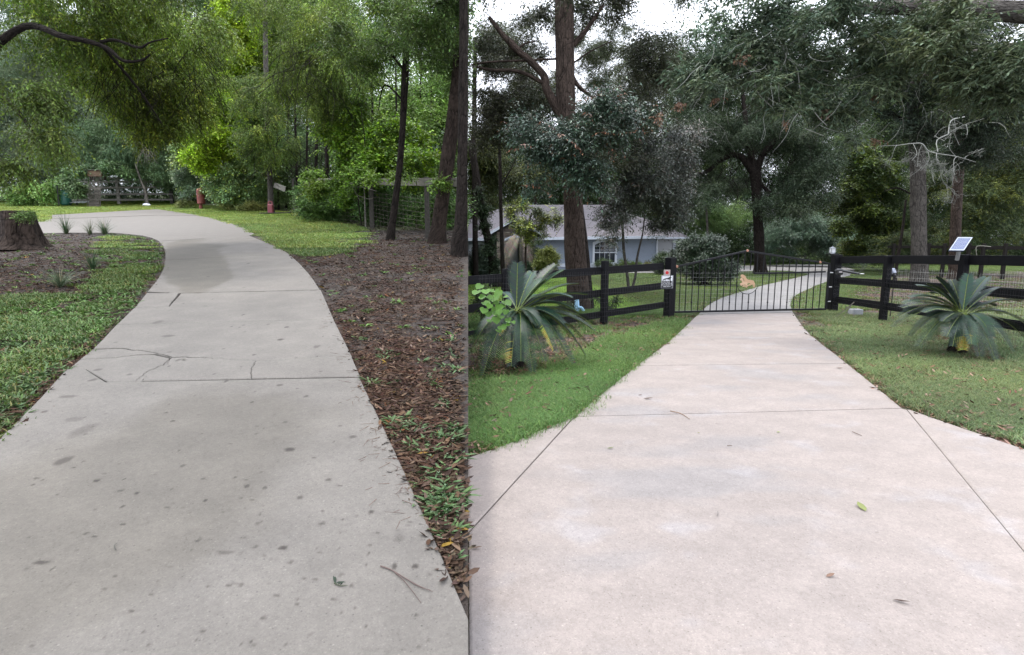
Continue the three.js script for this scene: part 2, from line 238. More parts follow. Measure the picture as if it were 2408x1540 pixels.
{
  const Z = (p) => [88.2 + p[0] * 0.4223, 676 + p[1] * 0.4223];
  const crackF = [[300, 345], [400, 336], [470, 335], [540, 345], [620, 356], [700, 370], [745, 387], [860, 386], [980, 393], [1130, 402], [1217, 407], [1330, 408], [1450, 397], [1600, 388], [1690, 383], [1752, 388]].map(Z);
  const Hc = [[545, 520], [590, 480], [640, 450], [700, 425], [745, 387]].map(Z), Ic = [[1193, 508], [1188, 465], [1205, 435], [1217, 407]].map(Z);
  const G = [[170, 452], [270, 452], [330, 488], [390, 523], [545, 520], [1193, 508], [1795, 497]].map(Z), Ej = [[440, 206], [1010, 192], [1653, 178]].map(Z);
  const D = [[525, 112], [600, 109], [720, 105], [735, 88], [760, 60], [787, 30], [1180, 21], [1575, 12]].map(Z), C = [[605, 28], [787, 30]].map(Z);
  const gapG = (p) => lerp(0.002, 0.010, sm(-3.9, -3.3, p[0])), gapF = (p) => 0.0035 + 0.006 * sm(-0.3, 0.4, fbm(p[0] * 1.7, 5, 3, 2)) + 0.004 * sm(-2.2, -3.4, p[0]);
  slab(driveL, 'L', { B: [[-500, 1502], [1101, 1700]], T: G, gT: gapG, nu: 300, nv: 220 });
  const f1 = crackF.slice(0, 7), f2 = crackF.slice(6, 11), f3 = crackF.slice(10);
  const K = [[236, 396], [300, 393], [430, 386], [560, 371], [660, 368], [745, 388]].map(Z), H2 = [[575, 520], [606, 488], [655, 462], [712, 428], [747, 389]].map(Z);
  slab(driveL, 'L', { B: G.slice(0, 5), T: K, gB: gapG, gT: 0.002, jT: 0.012, R: Hc, jR: 0.08, gR: 0.005, nu: 130, nv: 60, lift: -0.008, own: true });
  slab(driveL, 'L', { B: K, T: f1, gB: 0.002, jB: 0.012, gT: gapF, jT: 0.03, R: [[745, 388], [745, 387]].map(Z), nu: 110, nv: 24, lift: -0.003 });
  slab(driveL, 'L', { B: [Hc[0], H2[0]], T: [[743, 387.5], [747, 387.5]].map(Z), gB: 0.008, L: Hc, jL: 0.08, gL: 0.004, R: H2, jR: 0.05, gR: 0.004, nu: 24, nv: 60, lift: -0.012, own: true });
  slab(driveL, 'L', { B: [H2[0], G[5]], T: f2, gB: 0.010, gT: gapF, jT: 0.03, L: H2, jL: 0.05, gL: 0.005, R: Ic, jR: 0.05, gR: 0.003, nu: 110, nv: 60 });
  slab(driveL, 'L', { B: G.slice(5), T: f3, gB: 0.010, gT: gapF, jT: 0.03, L: Ic, jL: 0.05, gL: 0.003, nu: 110, nv: 60, lift: 0.002 });
  slab(driveL, 'L', { B: crackF, T: Ej, gB: gapF, jB: 0.03, gT: 0.003, jT: 0.01, nu: 260, nv: 80 });
  slab(driveL, 'L', { B: Ej, T: D, gB: 0.003, jB: 0.01, gT: (p) => lerp(0.012, 0.002, sm(-3.2, -2.2, p[0])), jT: 0.03, nu: 220, nv: 70 });
  slab(driveL, 'L', { B: D.slice(0, 6), T: C, gB: 0.010, jB: 0.03, gT: 0.004, R: [D[5], D[5]].map((p, i) => [p[0] + i * 1, p[1] - i * 1]), nu: 60, nv: 30 });
  const Cj = [[347, 685], [420, 688.7], [751, 680.7]], Bj = [[389.4, 612], [680, 596]], Aj = [[374.5, 566.6], [599, 552.8]];
  slab(driveL, 'L', { B: Cj, T: Bj, gB: 0.008, gT: 0.012, nu: 150, nv: 110 });
  slab(driveL, 'L', { B: Bj, T: Aj, gB: 0.012, gT: 0.014, nu: 120, nv: 80 });
  const J2 = [[123, 514], [200, 512], [369, 505.5], [470, 506.5]];
  polySlab(driveL, 'L', [...curve(leftIsland, 3), ...[[-260, 522.2], [-60, 522.2], [99, 521], [122.5, 514.6], [200, 512.6], [369, 506.1], [472, 507]], ...curve(leftB, 3).filter((p) => p[1] < 552 && p[1] > 508).reverse().map((p) => p), [598, 552.6]]);
  polySlab(driveL, 'L', [[122.5, 514.0], [200, 512], [369, 505.5], [468, 506.4], ...curve(leftB, 3).filter((p) => p[1] < 506).map((p) => p), [208, 500.5], [122.5, 505.5]]);
  const a = G2.L([1101, 1700]), b = G2.L([-500, 1502]);
  polySlab(driveL, 'L', [[-5, -4], [-0.02, -4], [-0.02, 0], [a[0], a[1] - 0.008], [b[0], b[1] - 0.008], [-5, b[1] - 0.2]], 0.12, COL.L, true);
}
const driveR = thing('driveway', 'pinkish pale concrete driveway running through the iron gate to the house', null, V(0, 0, 0), null, 'structure');
{
  const J = [[[1355, 978], [2121, 958.6]], [[1498.5, 858.6], [1990, 853.5]], [[1578, 798], [1908, 794]], [[1640, 739], [1865, 734.5]], [[1690.6, 703], [1861, 704.5]], [[1762.8, 679.5], [1899.7, 679.5]], [[1841, 660], [1938.7, 663.8]], [[1903.5, 644.3], [1999, 646.7]]];
  slab(driveR, 'R', { B: [[1101, 1700], [2745, 1700]], T: [[1345, 985], [1360, 977.8], [2116, 958.7], [2132, 962]], L: [[1101, 1700], [1101, 1250], [1345, 985]], R: [[2745, 1700], [2320, 1188], [2132, 962]], gT: 0.007, gL: 0.005, gR: 0.004, nu: 300, nv: 200 });
  slab(driveR, 'R', { B: [[1101, 1250], [1345, 985]], T: flareA, L: [[1101, 1250], [1101, 1075]], R: [[1345, 985], [1350, 980]], gB: 0.004, own: true, nu: 100, nv: 50 });
  slab(driveR, 'R', { B: [[2132, 962], [2320, 1188], [2745, 1700]], T: flareB, L: [[2132, 962], [2134, 961.5]], R: [[2745, 1700], [2760, 1170]], gB: 0.003, own: true, nu: 100, nv: 60 });
  for (let k = 0; k + 1 < J.length; k++) slab(driveR, 'R', { B: J[k], T: J[k + 1], gB: k < 4 ? 0.007 : 0.010, gT: k < 3 ? 0.007 : 0.010, nu: k < 3 ? 160 : 60, nv: k < 3 ? 80 : 40, col: k > 2 ? colGreyShade : undefined });
  polySlab(driveR, 'R', [[1904.5, 644.1], [1998, 646.5], ...loop.slice(1, 13)], 0.12, colGreyShade);
  const a = G2.R([1101, 1700]), b = G2.R([2745, 1700]), c = G2.R([2760, 1170]);
  polySlab(driveR, 'R', [[0, -4], [9, -4], [9, c[1]], [c[0] + 0.01, c[1]], [b[0], b[1] - 0.008], [a[0], a[1] - 0.008], [0, 0.01]], 0.12, COL.R, true);   // the apron goes on behind
}

// ---------------------------------------------------------------- the ground: one sheet, the left half climbing, an earth bank where the halves meet
const distEdge = (poly, x, d) => { let b = 1e9; for (let i = 0; i < poly.length; i += 3) { const e = (poly[i][0] - x) ** 2 + (poly[i][1] - d) ** 2; if (e < b) b = e; } return Math.sqrt(b); };
const zone = (s, pts) => pts.map(G2[s]);
const fenceStrip = zone('R', [[1101, 905], [1160, 880], [1330, 828], [1420, 785], [1590, 745], [1640, 738], [1600, 728], [1400, 745], [1101, 800]]), fenceStripR = zone('R', [[1870, 740], [1960, 745], [2080, 772], [2200, 800], [2420, 850], [2420, 790], [2080, 745], [1960, 728], [1880, 726]]);
const litterYard = zone('R', [[1960, 700], [2060, 668], [2090, 645], [2600, 640], [2600, 830], [2300, 800], [2080, 750], [1960, 728]]);
function soilL(x, d) {
  const n = fbm(x * 0.8, d * 0.5, 3, 4), m = fbm(x * 4, d * 4, 7, 3); let k = 1 + 0.5 * n + 0.5 * m;
  const sand = sm(0.0, 0.35, fbm(x * 0.45 + 3, d * 0.3, 12, 3));
  let c = [lerp(0.036, 0.072, sand), lerp(0.0265, 0.056, sand), lerp(0.0205, 0.045, sand)];
  if (d > 19 && x < 0) c = [0.10, 0.12, 0.045];
  return c.map((q) => q * k);
}
function soilR(x, d) {
  const k = 1 + 0.5 * fbm(x * 0.9, d * 0.6, 13, 4) + 0.4 * fbm(x * 4, d * 4, 17, 3);
  const lit = pip(fenceStrip, x, d) || pip(fenceStripR, x, d) || pip(litterYard, x, d);
  return (lit ? [0.075, 0.053, 0.04] : d > 13 ? [0.06, 0.07, 0.03] : [0.085, 0.08, 0.05]).map((q) => q * k);
}
const DROP = 0.028;
{
  const ds = [-60, -20, -6, -2, 0.01]; for (let d = 0.6; d < 420; d *= d < 30 ? 1.035 : 1.12) ds.push(d);
  const m = new GB(), nx = 150, half = (s) => {
    const ids = ds.map((d) => { const y = H[s](d) - DROP, far = Math.max(9, 2.6 * Math.max(d, 0)), xs = d > 0 ? seamX(d, y) : 0, row = []; for (let i = 0; i <= nx; i++) { const t = i / nx, q = s === 'L' ? t : 1 - t, e = 1 - Math.pow(1 - q, 1.5), x = s === 'L' ? lerp(-far, xs, e) : lerp(far, xs, e); row.push(m.v(V(x, y, -d), s === 'L' ? soilL(x, d) : soilR(x, d), x * 0.7, d * 0.7)); } return row; });
    for (let j = 1; j < ids.length; j++) for (let i = 1; i <= nx; i++) m.q(ids[j - 1][i - 1], ids[j - 1][i], ids[j][i], ids[j][i - 1]);
    return ids.map((r) => (s === 'L' ? r[nx] : r[0]));
  };
  const a = half('L'), b = half('R');
  const at = (k) => V(...m.p.slice(k * 3, k * 3 + 3));
  for (let j = 5; j < ds.length; j++) { const q = [b[j - 1], a[j - 1], a[j], b[j]].map((k) => m.v(at(k), [0.09, 0.07, 0.05], -at(k).z * 0.7, at(k).y)); m.q(...q); }
  const g = part('ground', m.geo(), groundM, scene); tag(g, 'bare brown soil under the lawns and the leaf litter', null, null, 'structure');
}

// ---------------------------------------------------------------- leaves and sprays
function leaf(g, o, d, n, len, wid, c, bend = 0.15, pts = 6) {             // a leaf from o along d, facing n
  const s = d.clone().cross(n).normalize(), t = o.clone().addScaledVector(d, len).addScaledVector(n, -bend * len), mid = (k, w, h) => o.clone().addScaledVector(d, len * k).addScaledVector(s, w * wid / 2).addScaledVector(n, h * len);
  const c2 = c.map((q) => q * 0.9);
  if (pts === 4) { g.q(g.v(o, c), g.v(mid(0.45, 1, 0.04), c), g.v(t, c2), g.v(mid(0.45, -1, 0.04), c)); return; }
  const a = g.v(o, c), b = g.v(mid(0.3, 0.85, 0.05), c), e = g.v(mid(0.68, 0.8, 0.03 - bend * 0.5), c2), f = g.v(t, c2), h = g.v(mid(0.68, -0.8, 0.03 - bend * 0.5), c), i = g.v(mid(0.3, -0.85, 0.05), c2), m = g.v(mid(0.5, 0, -0.03 - bend * 0.2), c);
  g.t(a, b, m); g.t(b, e, m); g.t(e, f, m); g.t(f, h, m); g.t(h, i, m); g.t(i, a, m);
}
function heartLeaf(g, o, d, n, size, c, lobes = 0) {                       // a broad leaf with notched base (and lobes for vines)
  const s = d.clone().cross(n).normalize(), out = lobes ? [[0, 0], [.32, -.16], [.5, .1], [.40, .28], [.56, .5], [.3, .58], [.2, .8], [0, 1.05]] : [[0, 0], [.28, -.1], [.5, .08], [.56, .32], [.44, .6], [.2, .84], [0, 1.02]];
  const at = (x, y) => o.clone().addScaledVector(s, x * size).addScaledVector(d, y * size).addScaledVector(n, (-Math.abs(x) * 0.22 - y * y * 0.18) * size * -1 - y * 0.15 * size);
  const r = out.map((p) => g.v(at(p[0], p[1]), c)), l = out.map((p) => g.v(at(-p[0], p[1]), c.map((q) => q * 0.93))), m = g.v(at(0, 0.3), c.map((q) => q * 0.96));
  for (let k = 0; k + 1 < out.length; k++) { g.t(m, r[k], r[k + 1]); g.t(m, l[k + 1], l[k]); }
}
function stick(g, a, b, r, c) { const z = b.clone().sub(a).normalize(), x = V(0.31, 0.9, 0.3).cross(z).normalize(), y = z.clone().cross(x), k = []; for (const [q, rad] of [[a, r], [b, r * 0.6]]) for (let i = 0; i < 3; i++) k.push(g.v(q.clone().addScaledVector(x, Math.cos(i * 2.094) * rad).addScaledVector(y, Math.sin(i * 2.094) * rad), c)); for (let i = 0; i < 3; i++) g.q(k[i], k[(i + 1) % 3], k[3 + (i + 1) % 3], k[3 + i]); }
const rdir = () => { let q; do q = V(rr(-1, 1), rr(-1, 1), rr(-1, 1)); while (q.lengthSq() > 1 || q.lengthSq() < 0.01); return q.normalize(); };
function spray({ twigs = 5, len = 0.45, leafLen = 0.07, leafWid = 0.026, per = 8, droop = 0.3, pts = 4, kind = 'oak', twig = [0.6, 0.42, 0.4], tr = 0.0025, flat = 0.35 }) {
  const g = new GB();
  for (let k = 0; k < twigs; k++) {
    const a0 = rdir(); a0.y = a0.y * 0.6 + 0.1; a0.normalize(); let o = V(0, 0, 0), d = a0.clone(); const L = len * rr(0.6, 1.1);
    for (let i = 0; i < per; i++) {
      const q = o.clone().addScaledVector(d, L / per); if (tr) stick(g, o, q, tr, twig);
      const s = d.clone().cross(V(0, 1, 0)).normalize().multiplyScalar(i % 2 ? 1 : -1), ld = d.clone().multiplyScalar(0.5).addScaledVector(s, rr(0.5, 1)).addScaledVector(rdir(), 0.45).normalize(); ld.y -= droop * rr(0, 1); ld.normalize();
      const n = V(0, 1, 0).addScaledVector(rdir(), flat * 2).normalize(), tone = R() < 0.25 ? rr(1.2, 1.75) : rr(0.5, 1.15), c = [tone * rr(0.9, 1.1), tone, tone * rr(0.85, 1.1)];
      if (kind === 'heart') heartLeaf(g, q, ld, n, leafLen * rr(0.7, 1.2), c, 0); else if (kind === 'vine') heartLeaf(g, q, ld, n, leafLen * rr(0.7, 1.2), c, 1);
      else leaf(g, q, ld, n, leafLen * rr(0.75, 1.2), leafWid * rr(0.8, 1.2), c, rr(0, 0.3), pts);
      o = q; d.y -= droop * 0.18; d.addScaledVector(rdir(), 0.12).normalize();
    }
  }
  return g.geo();
}
R = rngOf(401);
const SP = {
  oak: [0, 1, 2].map(() => spray({ twigs: 6, len: 0.5, per: 8, leafLen: 0.075, leafWid: 0.03, droop: 0.5 })),
  near: [0, 1, 2, 3].map(() => spray({ twigs: 4, len: 0.42, per: 8, leafLen: 0.085, leafWid: 0.034, droop: 0.45, pts: 6, twig: [2.6, 2.4, 2.2] })),
  hang: [0, 1, 2].map(() => spray({ twigs: 6, len: 0.6, per: 11, leafLen: 0.066, leafWid: 0.026, droop: 0.9, pts: 4 })),
  vine: [0, 1, 2].map(() => spray({ twigs: 6, len: 0.52, per: 7, leafLen: 0.07, kind: 'vine', droop: 0.5, twig: [0.8, 0.5, 0.4] })),
  big: [0, 1, 2].map(() => spray({ twigs: 13, len: 1.1, per: 14, leafLen: 0.115, leafWid: 0.055, droop: 0.5, tr: 0 })),
  mid: [0, 1, 2].map(() => spray({ twigs: 11, len: 0.75, per: 13, leafLen: 0.075, leafWid: 0.034, droop: 0.45, tr: 0 })),
  fine: [0, 1].map(() => spray({ twigs: 9, len: 0.42, per: 9, leafLen: 0.045, leafWid: 0.02, droop: 0.3 })),
  shrub: [0, 1].map(() => spray({ twigs: 8, len: 0.34, per: 7, leafLen: 0.065, leafWid: 0.032, droop: 0.15 })),
  dead: [0, 1].map(() => spray({ twigs: 3, len: 0.2, per: 5, leafLen: 0.1, leafWid: 0.035, droop: 1.2, pts: 6, twig: [1, 1, 1] })),
};
const dummy = new THREE.Object3D();
function instances(name, parent, geos, mat, list, kind = 'stuff') {         // list of { p, s, c, up? }; one object per geometry variant
  const o = origin.get(parent) ?? V(0, 0, 0), n = geos.length;
  for (let k = 0; k < n; k++) {
    const mine = list.filter((_, i) => i % n === k); if (!mine.length) continue;
    const m = shade(new THREE.InstancedMesh(geos[k], mat, mine.length)); m.name = name;
    mine.forEach((q, i) => { dummy.position.copy(q.p).sub(o); dummy.rotation.set(q.tx ?? 0, q.ry ?? 0, q.tz ?? 0, 'YXZ'); dummy.scale.set(q.s * (q.sx ?? 1), q.s * (q.sy ?? 1), q.s * (q.sx ?? 1)); dummy.updateMatrix(); m.setMatrixAt(i, dummy.matrix); m.setColorAt(i, new THREE.Color().setRGB(...q.c)); });
    m.userData.kind = kind; parent.add(m); origin.set(m, o);
  }
}
let side = 'L';
let gainL = 1.65, gainR = 1.2;
const tones = (c, p, v = 0.35, gain = side === 'L' ? gainL : gainR) => { const k = gain * (1 + v * 1.6 * fbm(p.x * 0.55, p.y * 0.55, p.z * 0.55, 3)) * rr(1 - v * 0.6, 1 + v * 0.7), h = 0.14 * fbm(p.x * 0.3 + 9, p.y * 0.3, p.z * 0.3, 2) + rr(-0.05, 0.05); return [Math.max(0.004, c[0] * k * (1 + h * 1.6)), Math.max(0.006, c[1] * k), Math.max(0.003, c[2] * k * (1 - h * 1.6))]; };
// a crown: blobs [u, v, depth, half width px, half height px, half depth m, share]
function foliage(parent, sprays, mat, col, n, blobs, { s = [0.8, 1.25], gap = -0.12, freq = 0.75, vary = 0.35, shell = 0.45, name = 'crown', hue, cluster } = {}) {
  const list = [], tot = blobs.reduce((a, b) => a + (b[6] ?? b[3] * b[4]), 0);
  for (const b of blobs) {
    const c = P(b[0], b[1], b[2]), m = px(b[2]), k = Math.round(n * (b[6] ?? b[3] * b[4]) / tot), cl = cluster ?? Math.min(0.024 * b[2], 0.3 * Math.min(b[3], b[4]) * m); let hub = null, left = 0, tone = 1;
    for (let i = 0, tries = 0; i < k && tries < k * 8; tries++) {
      if (left-- <= 0) {                                                   // leaves sit in bunches at the ends of boughs
        const q = rdir(), r = Math.pow(R(), shell); hub = V(c.x + q.x * r * b[3] * m, c.y + q.y * r * b[4] * m, c.z + q.z * r * b[5]); left = Math.floor(rr(4, 14)); tone = rr(0.8, 1.22);
        if (n3(hub.x * freq, hub.y * freq, hub.z * freq) < gap + 0.1 * (R() - 0.5)) { left = 0; continue; }
      }
      const p = V(hub.x + gauss() * cl, hub.y + gauss() * cl * 0.6, hub.z + gauss() * cl);
      const sx = seamX(-p.z, p.y); if (side === 'L' ? p.x > sx - 0.12 : p.x < sx + 0.1) { i++; continue; }
      if (p.y < (side === 'L' ? hL(-p.z) : 0) + 0.05) continue;
      i++; list.push({ p, s: rr(...s), ry: R() * 6.28, tx: rr(-0.5, 0.5), tz: rr(-0.5, 0.5), c: tones(hue && R() < hue[0] ? hue[1] : col, p, vary).map((z) => z * tone) });
    }
  }
  instances(name, parent, sprays, mat, list);
}
const ground = (u, v) => (side === 'L' ? gL(u, v) : gR(u, v));
// trunk through sheet points [u, v, radius px] at one depth, first point at the ground
function trunk(parent, pts, d, mat, { seg = 12, rough = 0.22, name = 'trunk', detail = 6, flare = 1.35 } = {}) {
  const q = pts.map((p) => P(p[0], p[1], p[3] ?? d)), r = pts.map((p) => p[2] * px(p[3] ?? d));
  if (flare > 1) { const a = q[0].clone(), b = q[1]; q.splice(1, 0, a.clone().lerp(b, Math.min(0.5, 0.35 / a.distanceTo(b)))); r.splice(0, 1, r[0] * flare, r[0]); q[0].y -= 0.12; }
  return part(name, tube(q, r, seg, detail, rough), mat, parent);
}
const limbs = (parent, list, d, mat, name = 'limb') => list.forEach((pts) => part(name, tube(pts.map((p) => P(p[0], p[1], p[3] ?? d)), pts.map((p) => p[2] * px(p[3] ?? d)), 7, 5, 0.2), mat, parent));
function twigs(parent, n, box, len, d, mat, r = 0.012, name = 'twig', hang = 0.7, rd = 1) {   // crooked thin twigs in a sheet box
  const gs = []; for (let k = 0; k < n; k++) {
    const a = P(rr(box[0], box[2]), rr(box[1], box[3]), d + rr(-rd, rd)), w = V(rr(-1, 1), rr(-0.5, 0.3) - hang, rr(-0.6, 0.6)).normalize(), L = len * px(d) * rr(0.5, 1.2), pts = [a]; let q = a;
    for (let i = 0; i < 4; i++) { q = q.clone().addScaledVector(w, L / 4); w.addScaledVector(rdir(), 0.45).normalize(); w.y -= hang * 0.2; pts.push(q); }
    if (pts.some((p) => { const sx = seamX(-p.z, p.y); return side === 'L' ? p.x > sx - 0.1 : p.x < sx + 0.1; })) continue; gs.push(tube(pts, [r, r * 0.85, r * 0.65, r * 0.45, r * 0.2], 4, 3, 0));
    if (k % 2) { const b = pts[2], e = pts[3].clone().addScaledVector(rdir(), L * 0.25); if (side === 'L' ? e.x < seamX(-e.z, e.y) - 0.1 : e.x > seamX(-e.z, e.y) + 0.1) gs.push(tube([b, e], [r * 0.6, r * 0.2], 4, 2)); }
  }
  return tag(part(name, merge(gs), mat, parent), null, null, null, 'stuff');
}
function tree(name, label, base, cat = 'tree', grp) { return thing(name, label, cat, base, grp); }

// ================================================================ the place on the left
side = 'L'; R = rngOf(1001);
{ // woods that close the view
  const list = [];
  for (let k = 0; k < 15000; k++) { const d = rr(40, 52), u = rr(-240, 1104), v = rr(-110, 470), p = P(u, v, d); if (p.x > seamX(d, p.y) - 0.5) continue; if (n3(p.x * 0.25, p.y * 0.25, p.z * 0.3) < -0.22 + (v < 60 ? 0.1 : 0)) continue; if (v < 235 && u > 850 && n3(p.x * 0.4, p.y * 0.4, 3) < 0.22 - (v - 88) / 700) continue; list.push({ p, s: rr(0.7, 1.2), ry: R() * 6.28, tx: rr(-.5, .5), tz: rr(-.5, .5), c: tones(u > 830 ? [0.085, 0.155, 0.06] : u < 330 ? [0.075, 0.115, 0.062] : [0.062, 0.105, 0.028], p, 0.4) }); }
  const w = thing('woodland', 'mass of mixed green forest closing the view behind the old board fence', 'woods', P(500, 470, 44), null, 'stuff'); instances('foliage', w, SP.big, leafM, list);
}
{
  const t = tree('shade_tree', 'tall greyish green tree with haze painted into its leaves above the weathered pen', gL(150, 476), 'tree');
  trunk(t, [[150, 474, 6], [152, 380, 5.5], [148, 260, 5], [140, 100, 3]], 40, barkGrey);
  foliage(t, SP.mid, leafM, [0.125, 0.16, 0.095], 3400, [[150, 150, 40, 130, 90, 3], [230, 250, 40, 90, 90, 2.5], [130, 330, 39, 100, 80, 3], [60, 220, 40, 110, 120, 3], [220, 360, 38, 90, 46, 2], [-40, 300, 40, 90, 130, 3], [100, 400, 38.5, 90, 30, 2]], { gap: -0.1, vary: 0.3 });  // greyed leaf colour stands in for distance haze
}
{
  const t = tree('drooping_oak', 'large deep green oak with fine hanging twigs drooping over the drive', gL(-60, 640), 'tree');
  const d = 12;
  trunk(t, [[-75, 640, 26], [-70, 450, 22], [-62, 200, 20], [-50, 20, 18]], 11, barkDark);
  limbs(t, [[[-62, 150, 10, 11], [60, 62, 7.5, 10.5], [151, 86, 6.5, 10], [217, 99.6, 5.5, 10], [254, 114, 4.5, 10], [288, 142, 3.5, 10], [334, 141, 2.6, 10], [354, 128, 1.6, 10]], [[237, 98, 3.8, 10], [270, 94, 3.4, 10], [330, 112, 3, 10], [352, 100, 2, 10], [395, 90, 1.4, 10]], [[240, 108, 3.4, 10], [285, 160, 3, 10.5], [330, 215, 2.4, 11], [380, 290, 1.2, 11.4]], [[-62, 190, 8, 11], [20, 240, 6, 10.8], [70, 300, 3, 10.6], [95, 340, 1.4, 10.5]]], 10, barkDark);
  twigs(t, 110, [230, 60, 500, 220], 150, 12.4, barkDark, 0.007, 'twig', 0.9);
  foliage(t, SP.hang, leafM, [0.08, 0.125, 0.018], 1750, [[375, 160, 14.5, 110, 90, 1.6], [345, 255, 14, 66, 66, 1.1], [410, 265, 14.5, 58, 62, 1.1], [260, 110, 12, 80, 46, 1.2], [470, 100, 15, 60, 46, 1.2], [170, 150, 12, 46, 46, 1, 500], [120, 100, 11.5, 60, 20, 1, 500], [300, 30, 12, 260, 50, 2, 8000]], { gap: -0.16, freq: 1.1, vary: 0.5, hue: [0.22, [0.15, 0.2, 0.025]] });  // brighter second colour paints the lit leaf speckles
  foliage(t, SP.hang, leafM, [0.085, 0.13, 0.025], 110, [[92, 290, 10.5, 42, 70, 0.7], [40, 340, 10.5, 70, 60, 0.8], [70, 210, 10.5, 60, 60, 0.8]], { gap: -0.2 });
  // the rest of its crown roofs the near end of the drive
  const list = []; for (let k = 0; k < 800; k++) { const p = V(rr(-11, -0.6), rr(6.2, 9.5), -rr(-6, 9)); p.y += Math.max(0, -p.z) * 0.12; if (p.x > seamX(-p.z, p.y) - 0.3 || n3(p.x * 0.5, p.y * 0.5, p.z * 0.5) < -0.2) continue; list.push({ p, s: rr(1.1, 1.9), ry: R() * 6.28, tx: rr(-.5, .5), tz: rr(-.5, .5), c: tones([0.055, 0.11, 0.02], p) }); }
  instances('crown', t, SP.hang, leafM, list);
  part('limb', tube([P(-62, 60, 11), V(-7, 7.4, -8), V(-4.5, 8, -4), V(-2.5, 8.2, 1)], [0.17, 0.13, 0.1, 0.04], 7, 5, 0.2), barkDark, t); part('limb', tube([P(-62, 90, 11), V(-8.5, 7.2, -6), V(-8, 7.8, 0), V(-6, 8, 4)], [0.15, 0.12, 0.08, 0.03], 7, 5, 0.2), barkDark, t);
}
{
  const t = tree('understory_tree', 'dark green bushy tree behind the fence with a bare grey tangle in front', gL(347, 477), 'tree');
  trunk(t, [[347, 477, 2.6], [342, 450, 2.2], [330, 420, 2], [318, 385, 1.4]], 36, barkPale, { flare: 1.1, seg: 8 });
  foliage(t, SP.mid, leafM, [0.082, 0.13, 0.06], 2300, [[330, 365, 37.5, 120, 50, 2.2], [430, 400, 38, 70, 50, 2.5], [280, 330, 38, 90, 60, 2], [395, 330, 38, 80, 70, 2], [270, 395, 38, 80, 22, 1.5]], { gap: -0.15 });
  const gs = []; for (let k = 0; k < 46; k++) { const a = P(338 + rr(-6, 6), 345 + rr(-6, 4), 35), b = P(rr(318, 372), rr(345, 395), 35 + rr(-.6, .6)); gs.push(tube([a, a.clone().lerp(b, 0.5).add(V(rr(-.2, .2), rr(0, .3), 0)), b], [0.022, 0.016, 0.006], 4, 3)); }
  part('bare_twigs', merge(gs), barkPale, t).userData.kind = 'stuff';
}
{
  const t = tree('vine_tree', 'bright yellow green vine smothered tree leaning over the verge', gL(560, 486), 'tree');
  trunk(t, [[600, 489, 6], [585, 400, 5], [560, 250, 4], [555, 60, 3]], 31.5, barkDark);
  foliage(t, SP.vine, leafThin, [0.20, 0.29, 0.018], 4600, [[520, 140, 31.4, 45, 100, 1.56], [500, 240, 30.8, 45, 70, 1.3], [487, 315, 30.1, 38, 50, 1.3], [470, 365, 30.1, 30, 35, 1.04], [560, 70, 31.4, 40, 100, 1.3], [522, 270, 30.1, 42, 90, 1.3]], { gap: -0.1, freq: 1.0, s: [0.75, 1.2], vary: 0.4 });
  foliage(t, SP.vine, leafM, [0.085, 0.135, 0.02], 5600, [[590, 200, 32.8, 70, 130, 1.95], [575, 320, 33, 75, 80, 1.95], [620, 90, 34.1, 70, 100, 1.95]], { gap: -0.12, s: [0.75, 1.2], vary: 0.45, hue: [0.12, [0.17, 0.22, 0.02]] });
}
{
  const t = tree('bush', 'grey green vine covered bush behind the rusty red cylinder', gL(520, 482), 'bush');
  foliage(t, SP.vine, leafGloss, [0.105, 0.165, 0.06], 4600, [[446, 410, 35.2, 30, 46, 1.2], [526, 420, 32.4, 36, 52, 1.2], [580, 425, 31.6, 52, 45, 1.4], [560, 460, 31, 56, 26, 1.1], [440, 370, 34, 26, 36, 1.04], [625, 395, 30.6, 34, 40, 1.04], [500, 375, 33, 44, 30, 1.1]], { gap: -0.12, freq: 1.2, s: [0.65, 1.05], vary: 0.4, hue: [0.15, [0.16, 0.21, 0.03]] });
  foliage(t, SP.shrub, leafGloss, [0.10, 0.16, 0.085], 500, [[448, 425, 33.8, 36, 46, 0.91], [622, 400, 32.2, 40, 30, 0.78]], { gap: -0.05, s: [0.9, 1.3] });
}
{
  const t = tree('slender_tree', 'straight slim trunk rising out of the bush behind the red fuel can', gL(640, 497), 'tree');
  trunk(t, [[638, 497, 6.5], [634, 400, 6], [629, 280, 5.5], [624, 88, 5], [622, -80, 4]], 28.2, barkGrey);
  foliage(t, SP.hang, leafM, [0.078, 0.122, 0.02], 1500, [[740, 150, 21, 92, 90, 1.8], [790, 120, 20, 90, 80, 1.8], [700, 220, 22, 50, 66, 1.3], [745, 245, 21, 80, 50, 1.6], [830, 180, 20, 54, 80, 1.4], [740, 30, 21, 170, 70, 2]], { gap: -0.05, freq: 0.9, vary: 0.5, hue: [0.22, [0.14, 0.2, 0.03]] });
  foliage(t, SP.hang, leafM, [0.07, 0.115, 0.02], 700, [[610, 250, 27, 50, 110, 1.4], [640, 330, 27.4, 56, 60, 1.4], [590, 350, 27.6, 40, 50, 1.2]], { gap: 0.0, freq: 1.2, s: [0.8, 1.3], vary: 0.5, hue: [0.2, [0.15, 0.2, 0.03]] });
  twigs(t, 60, [640, 70, 880, 220], 110, 18.6, barkDark, 0.01);
  twigs(t, 70, [580, 280, 780, 400], 80, 27, barkDark, 0.016, 'twig', 0.5);
}
